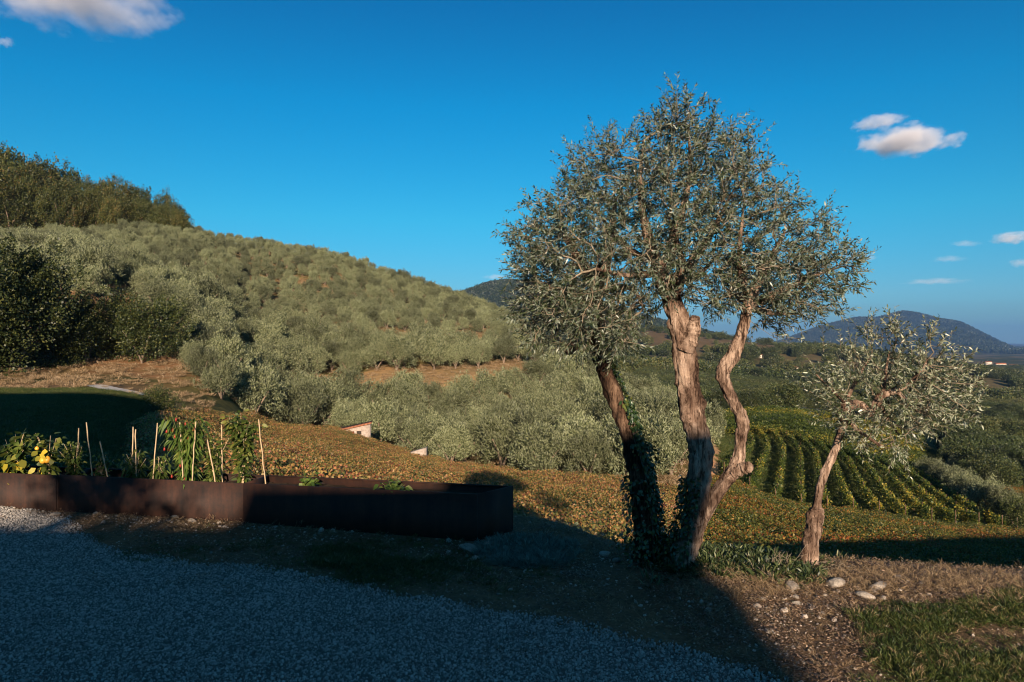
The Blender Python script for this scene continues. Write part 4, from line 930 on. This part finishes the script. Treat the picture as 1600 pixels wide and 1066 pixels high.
def crop(name, p, H, Wd, nst, nleaf, L, Wl, mat, label, cat, off=.2, droop=.45, upr=.2, fruit=None, extra=None, top_bias=1.0, kindname='foliage'):
    Y = bedY(p, off); b = np.array([(p-800)/F*Y, Y, .29]); t = empty(name, tuple(b)); mb = MB(); tips = []
    for k in range(nst):
        a = rng.uniform(0, 6.283); rr = Wd*.5*rng.uniform(.15, 1); hh = H*rng.uniform(.6, 1)
        s = spline([(rng.normal()*.01, rng.normal()*.01, -.02), (math.cos(a)*rr*.3, math.sin(a)*rr*.2, hh*.5), (math.cos(a)*rr, math.sin(a)*rr*.7, hh)], 12); mb.tube(s, np.linspace(.0055, .0018, 12), 5); tips.append(s)
    mb.build('stem', M['cane'] if mat != 'pepper' else M['pepper_stem'], t)
    S = np.array(tips); k = rng.integers(0, nst, nleaf); u = (rng.random(nleaf)**(1/top_bias))*10.9; j = u.astype(int); f = (u-j)[:, None]; P = S[k, j]*(1-f)+S[k, np.minimum(j+1, 11)]*f
    d = ball_dirs(nleaf)*[1, 1, .5]+[0, 0, upr]; P = P+unit(d)*rng.uniform(.0, .06, nleaf)[:, None]
    V, Fs = leaves(P, d, rng.normal(size=(nleaf, 3))*[1, 1, .3], rng.uniform(.6, 1.25, nleaf)*L, rng.uniform(.7, 1.2, nleaf)*Wl, droop); obj_np('foliage', V, Fs, M[mat], t)
    if extra:
        m2, n2, L2, W2, box = extra; Pq = np.array([[rng.uniform(box[0], box[1]), rng.uniform(-.14, -.02), rng.uniform(box[2], box[3])] for _ in range(n2)])
        V, Fs = leaves(Pq, rng.normal(size=(n2, 3))*[1, .5, .6]+[0, -.2, -.6], rng.normal(size=(n2, 3))*[1, .3, .6], rng.uniform(.7, 1.2, n2)*L2, rng.uniform(.8, 1.2, n2)*W2, .2); obj_np('yellowed_foliage', V, Fs, M[m2], t)
    for (fx, fz, r, ry, m3) in (fruit or []):
        import bmesh
        bm = bmesh.new(); bmesh.ops.create_uvsphere(bm, u_segments=16, v_segments=10, radius=1)
        for v in bm.verts: v.co = Vector((v.co.x*r*(1-.18*v.co.z), v.co.y*r*(1-.18*v.co.z), v.co.z*ry))
        me = bpy.data.meshes.new('fruit'); bm.to_mesh(me); bm.free(); me.materials.append(M[m3])
        if m3 == 'chili': me.transform(Matrix.Diagonal((.72, .72, .85, 1)))
        for q in me.polygons: q.use_smooth = True
        fo = link(bpy.data.objects.new('fruit', me), t); fo.location = (fx, -.10, fz); 
        st = MB(); st.tube([(0, 0, ry*.9), (.006, .01, ry+.03)], [.003, .002], 5); link_s = st.build('fruit_stalk', M['pepper_stem'], fo)
    return tag(t, label, cat)
M['pepper_stem'] = simple('green_stem', (.10, .14, .03), (.20, .22, .06), 10, .6, .3, 0)
m_ = 1/F*7.2
crop('aubergine_plant', 22, .46, .42, 9, 240, .095, .032, 'tomato', 'broad-leaved plant with large yellowed leaves at the very end of the planters', 'plant', extra=('yellow_leaf', 16, .11, .045, (-.10, .17, .03, .22)))
crop('aubergine_plant', 76, .50, .34, 8, 190, .085, .028, 'tomato', 'staked broad-leaved plant carrying two hanging yellow fruits', 'plant', extra=('yellow_leaf', 9, .08, .026, (-.12, .10, .12, .32)), fruit=[(.005, .21, .030, .036, 'fruit'), (.052, .215, .031, .038, 'fruit'), (-.055, .33, .020, .020, 'fruit')])
crop('tomato_plant', 118, .38, .40, 10, 620, .045, .015, 'tomato', 'dark tomato plant beside the yellow-fruited plant', 'plant')
crop('tomato_plant', 158, .30, .34, 9, 360, .040, .013, 'tomato', 'low dark tomato plant fading into the lawn shadow', 'plant')
crop('pepper_plant', 212, .34, .34, 10, 260, .075, .012, 'tomato', 'drooping dark pepper plant between the twin canes and the pale leaning cane', 'plant', droop=.8)
crop('pepper_plant', 248, .30, .34, 10, 260, .070, .012, 'tomato', 'low dark pepper plant at the foot of the red peppers', 'plant', droop=.8)
crop('chili_plant', 292, .72, .52, 18, 900, .085, .013, 'pepper', 'tall bright green pepper plant dotted with small red peppers', 'plant', off=.16, droop=.9, top_bias=1.5,
     fruit=[(-.15, .55, .014, .022, 'chili'), (-.06, .66, .013, .021, 'chili'), (-.09, .56, .014, .022, 'chili'), (.11, .57, .014, .02, 'chili'), (-.17, .38, .013, .022, 'chili'), (-.13, .38, .013, .02, 'chili'), (-.07, .50, .014, .022, 'chili'), (.03, .62, .012, .02, 'chili'), (.06, .48, .013, .02, 'chili'), (-.02, .22, .013, .02, 'chili'), (.02, .10, .013, .02, 'chili'), (-.10, .12, .013, .02, 'chili')])
crop('tomato_plant', 334, .52, .34, 10, 640, .050, .015, 'tomato', 'dark bushy plant behind the long leaning cane', 'plant', off=.3)
crop('tomato_plant', 378, .74, .36, 13, 900, .058, .018, 'tomato', 'tall green tomato plant next to the lone pale cane', 'plant', off=.28, top_bias=2.2)
crop('basil_plant', 484, .15, .22, 10, 120, .060, .020, 'pepper', 'small leafy seedling in the bare planter, the one nearer the canes', 'plant', off=.2, droop=.5)
crop('basil_plant', 614, .17, .24, 10, 130, .060, .020, 'pepper', 'small leafy seedling in the bare planter, the one nearer the olive tree', 'plant', off=.12, droop=.5)

# ------------------------------------------------------------------ ground cover of the yard edge
import bmesh
def rock_mesh(name, seed, sub=2, flat=.65, mat=None, rough=.28):
    r_ = np.random.default_rng(seed); bm = bmesh.new(); bmesh.ops.create_icosphere(bm, subdivisions=sub, radius=1)
    d = unit(r_.normal(size=(9, 3))); h = r_.uniform(.55, .95, 9)
    for v in bm.verts:
        p = np.array(v.co); 
        for q, hh in zip(d, h):
            e = p@q-hh
            if e > 0: p = p-q*e*.85
        v.co = Vector((p*(1+r_.uniform(-.5, .5)*rough*.18))*np.array([1, .8, flat]))
    me = bpy.data.meshes.new(name); bm.to_mesh(me); bm.free()
    if mat: me.materials.append(mat)
    return me
gp = [bpy.data.objects.new(f'gravel_stone_{k}', rock_mesh(f'gravel_stone_{k}', 40+k, 1, .7, M['gravel'])) for k in range(6)]
def area(n, x0, x1, y0, y1, test):
    A = rng.uniform(x0, x1, n); B = rng.uniform(y0, y1, n); k = test(A, B); A, B = A[k], B[k]; return np.column_stack([A, B, height(A, B)])
def inview(A, B): return (px_of(A, B) > -160) & (px_of(A, B) < 2500)
g1 = area(330000, -5.8, 2.6, 2.9, 7.8, lambda A, B: inview(A, B) & (grav_edge(A, B) > -.03-.10*rng.random(len(A))**2) & (B*.19 > 0)); g1[:, 2] += .006
sc_ = np.clip(rng.lognormal(-4.98, .38, len(g1)), .004, .016)
scatter('gravel', g1, gp, 0, 0, tilt=1.5, scales=sc_)
pp = [bpy.data.objects.new(f'yard_stone_{k}', rock_mesh(f'yard_stone_{k}', 60+k, 1, .7, M['pebble'])) for k in range(6)]
def dirt(A, B): return inview(A, B) & (grav_edge(A, B) < 0) & (B < np.interp(A, EDGE[:, 0], EDGE[:, 1])+.35)
def notbed(A, B):
    s = (A+.30)*NX+(B-6.35)*NY; u = (A+.30)*DX+(B-6.35)*DY; return ~((s > -.02) & (s < .48) & (u > -.02))
g2 = area(84000, -6.5, 9.5, 3.0, 8.6, lambda A, B: dirt(A, B) & notbed(A, B) & (rng.random(len(A)) < .25+.9*np.clip(fbm(A, B, .7, 3)*3, 0, 1)))
scatter('pebbles', g2, pp, 0, 0, tilt=1.0, scales=np.clip(rng.lognormal(-5.1, .5, len(g2)), .003, .022))
g3 = area(2600, -6, 4.6, 3.5, 7.6, lambda A, B: dirt(A, B) & notbed(A, B) & (((np.abs((A+.3)*NX+(B-6.35)*NY+.14) < .13) & (A < 0)) | ((A > 1.2) & (A < 3.3) & (B > 4.5) & (B < 5.7))))
scatter('rubble', g3, pp, 0, 0, tilt=.8, scales=np.clip(rng.lognormal(-4.2, .45, len(g3)), .008, .04))
rk = [rock_mesh(f'rock_{k}', 80+k, 2, .50, M['rock'], .55) for k in range(6)]
for j, (a, b, s, lab) in enumerate([(735,858,.085,'grey-blue stone against the corner of the planter'),(724,852,.05,'small stone wedged beside the grey-blue stone at the planter corner'),(766,848,.06,'pale flat stone at the open end of the planter'),(702,862,.035,'brown clod lying under the planter corner'),(742,872,.05,'round grey stone just in front of the planter corner'),(786,846,.04,'pale stone just past the planter end'),
    (1201,897,.058,'squared cream stone in the weeds near the small olive'),(1237,918,.07,'flat grey slab left of the small olive'),(1244,932,.03,'reddish stone under the flat grey slab'),(1246,941,.028,'white pebble nearest the flat grey slab'),(1192,934,.035,'buff stone on the dry bank, first of a short line'),(1231,943,.022,'small white stone between two others on the dry bank'),(1285,956,.020,'little pale stone apart from the rest on the dry bank'),(1200,982,.026,'pale stone at the edge of the shadow on the dirt'),
    (1305,915,.075,'dark brown clod behind the flat grey slab'),(1371,920,.07,'large dark clod on the dry bank beside the grass'),(1352,934,.06,'red-brown lump of earth between the dark clods'),(1364,926,.028,'bluish stone on top of the bank by the dark clods'),(945,862,.06,'dull grey stone in the shade left of the big olive'),(962,872,.05,'dull brown stone at the foot of the big olive'),(1000,914,.018,'small pale stone in the shade below the big olive'),
    (300,818,.05,'grey stone half buried under the middle planter'),(275,812,.035,'smaller stone beside the one under the middle planter'),(85,808,.05,'flat pale stone in the lit dirt under the farthest planter'),(150,805,.03,'small brown stone under the joint of the planters')]):
    Y = 1.7*F/(b-533); X = (a-800)/F*Y
    o = link(bpy.data.objects.new('stone', rk[j % 6])); z = hz(X, Y); o.location = (X, Y, z+s*.2); o.scale = (s*rng.uniform(.9, 1.3), s, s*rng.uniform(.8, 1.1)); o.rotation_euler = (rng.uniform(-.2, .2), rng.uniform(-.2, .2), rng.uniform(0, 6)); tag(o, lab, 'stone')
def tuft(nm, nb, r, h, w, mat, lean=.5):
    a = rng.uniform(0, 6.283, nb); q = np.sqrt(rng.random(nb))*r; P = np.stack([np.cos(a)*q, np.sin(a)*q, np.zeros(nb)], 1)
    A = np.stack([np.cos(a)*lean, np.sin(a)*lean, np.ones(nb)], 1)+rng.normal(size=(nb, 3))*.35*[1, 1, .3]
    V, Fs = leaves(P, A, rng.normal(size=(nb, 3)), rng.uniform(.5, 1.2, nb)*h, np.full(nb, w), .35*lean+.1)
    return proto(nm, V, Fs, mat)
gt = [tuft(f'grass_tuft_{k}', 40, .05, .042, .0014, M['grass'], .7) for k in range(4)]
dt = [tuft(f'dry_tuft_{k}', 50, .06, .048, .0010, M['drygrass'], 1.1) for k in range(4)]
def gmask(A, B):
    """0..1 how green the yard edge is"""
    p = px_of(A, B); q = 533+1.7*F/np.maximum(B, 1)
    m1 = ((p > 1360+fbm(A, B, .6, 3)*160) & (q > 945+.25*(1500-p)*.4+fbm(A+9, B, .5, 3)*60))*1.0
    m2 = np.exp(-((p-560)/160)**2-((q-885)/26)**2)*1.1+np.exp(-((p-250)/60)**2-((q-868)/20)**2)*.9
    return np.clip(np.maximum(m1, m2), 0, 1)
g4 = area(190000, -6.5, 9.5, 3.0, 8.2, lambda A, B: inview(A, B) & (grav_edge(A, B) < .06) & notbed(A, B) & (B < np.interp(A, EDGE[:, 0], EDGE[:, 1])+.2) & (rng.random(len(A)) < gmask(A, B)*.9*np.clip(.4+fbm(A, B, .35, 3)*5, .05, 1)))
scatter('grass', g4, gt, .6, 1.35, tilt=.2)
def dmask(A, B):
    p = px_of(A, B); q = 533+1.7*F/np.maximum(B, 1); e = np.interp(p, [800, 1000, 1270, 1600], [870, 905, 890, 915])
    m = np.exp(-((q-e-12)/26)**2)*sstep(1040, 1130, p)*1.0+.10*(p > 750)+.16*np.clip(fbm(A, B, .5, 3)*4, 0, 1)+np.exp(-((q-815-(p-400)*.06)/16)**2)*.18
    return np.clip(m, 0, 1)
g5 = area(82000, -6.5, 9.5, 3.0, 8.2, lambda A, B: dirt(A, B) & notbed(A, B) & (rng.random(len(A)) < dmask(A, B)*.75))
scatter('dry_grass', g5, dt, .5, 1.25, tilt=.4)
M['litter'] = leafmat('fallen_leaf_litter', [(0, (.05, .03, .020)), (.5, (.15, .095, .060)), (.88, (.28, .19, .13)), (1, (.10, .10, .06))], transl=.0)
nl_ = 60; Pl = np.column_stack([rng.uniform(-.09, .09, (nl_, 2)), rng.uniform(.002, .016, nl_)]); Vl, Fl = leaves(Pl, rng.normal(size=(nl_, 3))*[1, 1, .25], rng.normal(size=(nl_, 3))*[1, 1, .4], rng.uniform(.007, .022, nl_), rng.uniform(.0012, .004, nl_), -.15)
ltp = [proto('litter_patch', Vl, Fl, M['litter'])]
g11 = area(14000, -6.5, 9.5, 3.0, 8.2, lambda A, B: inview(A, B) & notbed(A, B) & (B < np.interp(A, EDGE[:, 0], EDGE[:, 1])+.3) & (rng.random(len(A)) < np.where(dirt(A, B), .25+.75*sstep(.9, 1.6, A), .03*(grav_edge(A, B) < .6)+.006)) & (gmask(A, B) < .8)); scatter('leaf_litter', g11, ltp, .7, 1.4, tilt=.1)
# lawn beyond the planters and scrub on the slopes
lt = [tuft(f'lawn_tuft_{k}', 60, .22, .10, .004, M['grass'], .6) for k in range(3)]
_pp = np.array([q[:2] for q in [ground_at(a, b, 20, 120) for a, b in ((146, 603), (170, 608), (200, 613), (234, 620))]])
print('path', _pp)
g6 = area(52000, -34, -6, 8.5, 46, lambda A, B: (px_of(A, B) < 262) & (px_of(A, B) > -60) & (B < np.interp(A, _pp[:, 0], _pp[:, 1])-.9)); scatter('lawn_grass', g6, lt, .7, 1.6, tilt=.15)
st_ = [tuft(f'slope_tuft_{k}', 90, .35, .32, .010, M['drygrass'], .6) for k in range(3)]
def slope(A, B):
    p = px_of(A, B); return (p > -60) & (p < 1125) & (B > np.where(p < 330, 46, foot(p)-5)) & (B < 200)
g7 = area(26000, -125, 30, 44, 200, slope); scatter('slope_dry_grass', g7, st_, .6, 1.5, tilt=.15)
gr_ = [tuft(f'row_tuft_{k}', 70, .4, .28, .014, M['grass'], .6) for k in range(3)]
g8 = area(30000, 12, 75, 48, 150, lambda A, B: (px_of(A, B) > 1120) & (px_of(A, B) < 1640)); scatter('vineyard_grass', g8, gr_, .6, 1.3, tilt=.15)
# weeds and suckers round the olive bases
ut = [tuft(f'weed_tuft_{k}', 46, .07, .085, .0055, M['undergrowth'], .8) for k in range(4)]
def um(A, B):
    p = px_of(A, B); q = 533+1.7*F/B; return (rng.random(len(A)) < np.exp(-((p-1160)/85)**2-((q-862)/24)**2)*1.0+np.exp(-((p-1075)/50)**2-((q-850)/30)**2)*.6+.8*np.exp(-((p-1240)/26)**2-((q-892)/16)**2)) & inview(A, B)
g9 = area(6000, .6, 3.5, 4.9, 6.6, um); scatter('undergrowth', g9, ut, .55, 1.25, tilt=.3)
lv = [tuft(f'lavender_tuft_{k}', 80, .07, .10, .0028, M['lavender'], .7) for k in range(2)]
g10 = area(900, -.3, .9, 5.3, 7.0, lambda A, B: (np.abs(A-.12)/.42)**2+(np.abs(B-6.0)/.42)**2 < 1); lvo = scatter('lavender', g10, lv, .5, 1.0, tilt=.3)
# pruned twigs heaped by the small olive
def twig_heap(nm, a, b, n, L, label, cat, upright=.3):
    Y = 1.7*F/(b-533); X = (a-800)/F*Y; z = hz(X, Y); t = MB()
    for _ in range(n):
        p = np.array([rng.normal()*.07, rng.normal()*.05, rng.uniform(0, .05)]); d = unit(rng.normal(size=3)*[1, .7, .35]+[0, 0, upright]); ln = L*rng.uniform(.4, 1)
        s = spline([p, p+d*ln*.5+rng.normal(size=3)*.02, p+d*ln+rng.normal(size=3)*.03], 7); t.tube(s, np.linspace(.0028, .0009, 7), 5)
        if rng.random() < .6: q = s[4]; t.tube(np.array([q, q+unit(d+rng.normal(size=3)*.6)*ln*.35]), [.002, .001], 4)
    o = t.build(nm, M['twig'], loc=(X, Y, z)); tag(o, label, cat, kind='stuff')
twig_heap('twig_litter', 1222, 886, 26, .19, 'dry forked twigs', 'twigs', .9)
twig_heap('twig_litter', 1300, 888, 20, .16, 'dry twigs', 'twigs', .05)
twig_heap('twig_litter', 1190, 904, 16, .15, 'dry twigs', 'twigs', .1)

# ------------------------------------------------------------------ stone ruins in the vines and the houses across the valley
def ruin(name, a, b, Y, w, d, h, rz, label, red):
    X = (a-800)/F*Y; z = hz(X, Y); t = empty(name, (X, Y, z), rz)
    V = MB(); V.add([(-w/2, -d/2, -.3), (w/2, -d/2, -.3), (w/2, d/2, -.3), (-w/2, d/2, -.3), (-w/2, -d/2, h*.72), (w/2, -d/2, h), (w/2, d/2, h), (-w/2, d/2, h*.72)], Q=[[0, 1, 5, 4], [1, 2, 6, 5], [2, 3, 7, 6], [3, 0, 4, 7], [4, 5, 6, 7]]); V.build('wall', M['stone_wall'], t)
    o = MB(); o.box((w*.12, -d/2, h*.5), (w*.16, .06, h*.42)); o.build('window', M['dark_opening'], t)
    r = MB(); e = .12
    for q in range(9):
        x0 = -w/2-e+(w+2*e)*q/9; x1 = x0+(w+2*e)/9-.02; zz = lambda x: h*.72+(x+w/2)/w*h*.28+.05
        r.add([(x0, -d/2-e, zz(x0)), (x1, -d/2-e, zz(x1)), (x1, d/2+e, zz(x1)), (x0, d/2+e, zz(x0)), (x0, -d/2-e, zz(x0)+.07), (x1, -d/2-e, zz(x1)+.09), (x1, d/2+e, zz(x1)+.07), (x0, d/2+e, zz(x0)+.07)], Q=[[0, 1, 5, 4], [1, 2, 6, 5], [2, 3, 7, 6], [3, 0, 4, 7], [4, 5, 6, 7], [3, 2, 1, 0]])
    if red: r.build('roof', M['tile'], t); s = MB(); s.box((-w*.12, -d/2-.04, h*.62), (.28, .06, .22)); s.build('patch', M['redthing'], t)
    return tag(t, label, 'hut')
ruin('stone_hut', 557, 683, 61, 2.3, 1.6, 1.75, .12, 'little pale stone hut with sloping tiled roof between the vines and the olives', True)
ruin('stone_ruin', 653, 699, 57.5, 1.35, 1.0, 1.45, -.08, 'low broken stone wall at the vineyard edge, smaller than the tiled hut', False)
def farhouse(a, b, w, h, label, wins=3, roof='tile', y1=3000, Y=None, d=None):
    if Y is None: X, Y, z = ground_at(a, b, 150, y1)
    else: X = (a-800)/F*Y; z = hz(X, Y)
    s = Y/F; w = w*s; h = h*s; d = d or w*.6; t = empty('farmhouse', (X, Y, z+h*.0), rng.uniform(-.3, .3))
    mb = MB(); mb.box((0, 0, h/2-.5), (w, d, h+1)); mb.build('wall', M['wall'], t)
    r = MB(); e = .4; r.add([(-w/2-e, -d/2-e, h), (w/2+e, -d/2-e, h), (w/2+e, d/2+e, h), (-w/2-e, d/2+e, h), (-w/2-e, 0, h+d*.22), (w/2+e, 0, h+d*.22)], Q=[[0, 1, 5, 4], [2, 3, 4, 5], [3, 2, 1, 0]], T=[[0, 4, 3], [1, 2, 5]]); r.build('roof', M[roof], t)
    for k in range(wins):
        q = MB(); q.box((-w/2+w*(k+.5)/wins, -d/2-.02, h*.5), (w*.09, .1, h*.28)); q.build('window', M['dark_opening'], t)
    return tag(t, label, 'house')
farhouse(1240, 581, 13, 7, 'white farmhouse in the woods right of the big olive trunk, the larger of its pair', 3)
farhouse(1250, 578, 8, 5, 'small white outbuilding joined to the white farmhouse in the woods', 2)
farhouse(1186, 559, 8, 4, 'lone pale house high on the brown ridge across the valley', 2)
farhouse(1178, 630, 6, 5, 'tiny pale hut at the top corner of the green vineyard', 1)
farhouse(1492, 694, 9, 5, 'small pinkish hut among bushes below the small olive', 2)
farhouse(1544, 570, 9, 4, 'pale farmhouse on the plain below the twin-peaked mountain', 3, y1=6000)
farhouse(1563, 573, 14, 4, 'long low white building on the plain, first of two', 4, y1=6000)
farhouse(1583, 575, 12, 4, 'long low white building on the plain nearest the photo edge', 4, y1=6000)
farhouse(797, 481, 14, 3.5, 'long white building high on the wooded mountain behind the big olive', 5, y1=3000)
farhouse(812, 480, 8, 3.5, 'shorter white building beside the long one on the wooded mountain', 3, y1=3000)
farhouse(1417, 493, 9, 3, 'pale building crowning the highest mountain peak', 3, Y=6800)
# pale stony track by the lawn
tp_ = [ground_at(a, b, 20, 120) for a, b in ((146, 603), (170, 608), (200, 613), (234, 620))]
ctr = spline([q for q in tp_], 40); V = []
for j, q in enumerate(ctr):
    wv = .7+.5*j/40+.08*math.sin(j*1.7)
    for sgn in (-1, 1): V.append((q[0]+sgn*.1, q[1]+sgn*wv, hz(q[0], q[1]+sgn*wv)+.07))
V = np.array(V); i = np.arange(39)*2
tag(obj_np('path', V, np.stack([i, i+2, i+3, i+1], 1), simple('pale_stone_track', (.38, .34, .30), (.62, .56, .50), 3, .9, .2, .5, .03)), kind='structure')

# ------------------------------------------------------------------ clouds
def cloud_mat(dens, seed, soft):
    m = bpy.data.materials.new('cloud_vapour'); m.use_nodes = True; nt = m.node_tree; nt.nodes.clear(); out = N(nt, 'ShaderNodeOutputMaterial')
    v = N(nt, 'ShaderNodeVolumePrincipled'); v.inputs['Color'].default_value = (.86, .84, .88, 1); v.inputs['Anisotropy'].default_value = -.2
    tc = N(nt, 'ShaderNodeTexCoord'); ln = N(nt, 'ShaderNodeVectorMath', operation='LENGTH'); nt.links.new(tc.outputs['Object'], ln.inputs[0])
    mp = N(nt, 'ShaderNodeMapping'); mp.inputs['Location'].default_value = (seed*3.7, seed*1.3, seed); mp.inputs['Scale'].default_value = (2.6, 1.3, 1.0); nt.links.new(tc.outputs['Object'], mp.inputs[0])
    n = noise(nt, 1.15, 6, .55, mp.outputs[0])
    a = N(nt, 'ShaderNodeMath', operation='MULTIPLY_ADD'); nt.links.new(n, a.inputs[0]); a.inputs[1].default_value = 2.5
    s = N(nt, 'ShaderNodeMath', operation='MULTIPLY'); nt.links.new(ln.outputs['Value'], s.inputs[0]); s.inputs[1].default_value = -1.25; nt.links.new(s.outputs[0], a.inputs[2])
    r = N(nt, 'ShaderNodeMapRange'); r.inputs['From Min'].default_value = .30; r.inputs['From Max'].default_value = .30+soft*1.4; r.inputs['To Max'].default_value = dens; nt.links.new(a.outputs[0], r.inputs[0])
    nt.links.new(r.outputs[0], v.inputs['Density']); nt.links.new(v.outputs[0], out.inputs['Volume']); return m
def cloud(a, b, w, h, Y, dens, label, soft=.35, tilt=0):
    s = Y/F; bm = bmesh.new(); bmesh.ops.create_icosphere(bm, subdivisions=3, radius=1); me = bpy.data.meshes.new('cloud'); bm.to_mesh(me); bm.free()
    me.materials.append(cloud_mat(dens, a*.013+b*.007, soft)); o = link(bpy.data.objects.new('cloud', me)); o.location = tuple(P3(a, b, Y)); o.scale = (w*.58*s, w*.45*s, h*.62*s); o.rotation_euler = (0, -tilt, 0)
    return tag(o, label, 'cloud', 'small clouds in the evening sky')
cloud(1412, 221, 165, 42, 5000, .0075, 'widest puffy cloud above the twin-peaked mountain')
cloud(1374, 191, 92, 19, 5000, .0055, 'thin slanting cloud just above the widest puffy cloud', .35, .12)
cloud(1582, 372, 66, 18, 9000, .0045, 'bright small cloud at the photo edge, the higher of two')
cloud(1346, 402, 56, 13, 9000, .0011, 'dim flat cloud beside the big olive crown')
cloud(1482, 405, 52, 10, 9500, .0011, 'dim flat cloud over the small olive')
cloud(1594, 411, 36, 13, 9500, .0026, 'small cloud at the photo edge, the lower of two')
cloud(1508, 381, 46, 9, 9500, .0013, 'faint wisp between the dim flat clouds')
cloud(1460, 440, 100, 9, 12500, .0007, 'faintest low streak of cloud over the mountain')
cloud(120, -6, 300, 80, 4500, .0045, 'large grey cloud cut off by the top edge of the sky', .5)
cloud(8, 66, 34, 14, 4500, .005, 'scrap of cloud beneath the large grey cloud')
cloud(775, 433, 44, 9, 11000, .0012, 'faint cloud touching the wooded mountain')
scene.cycles.volume_step_rate = .35; scene.cycles.volume_max_steps = 256

# ------------------------------------------------------------------ haze: the air over the valley
mb = MB(); mb.box((1000, 8700, 120), (31000, 19400, 520)); hzm = bpy.data.materials.new('haze_air'); hzm.use_nodes = True; nt = hzm.node_tree; nt.nodes.clear()
out = N(nt, 'ShaderNodeOutputMaterial'); pv = N(nt, 'ShaderNodeVolumePrincipled'); pv.inputs['Density'].default_value = 6e-5; pv.inputs['Color'].default_value = (.24, .48, .95, 1); pv.inputs['Anisotropy'].default_value = .2
nt.links.new(pv.outputs[0], out.inputs['Volume']); tag(mb.build('haze', hzm), kind='stuff')
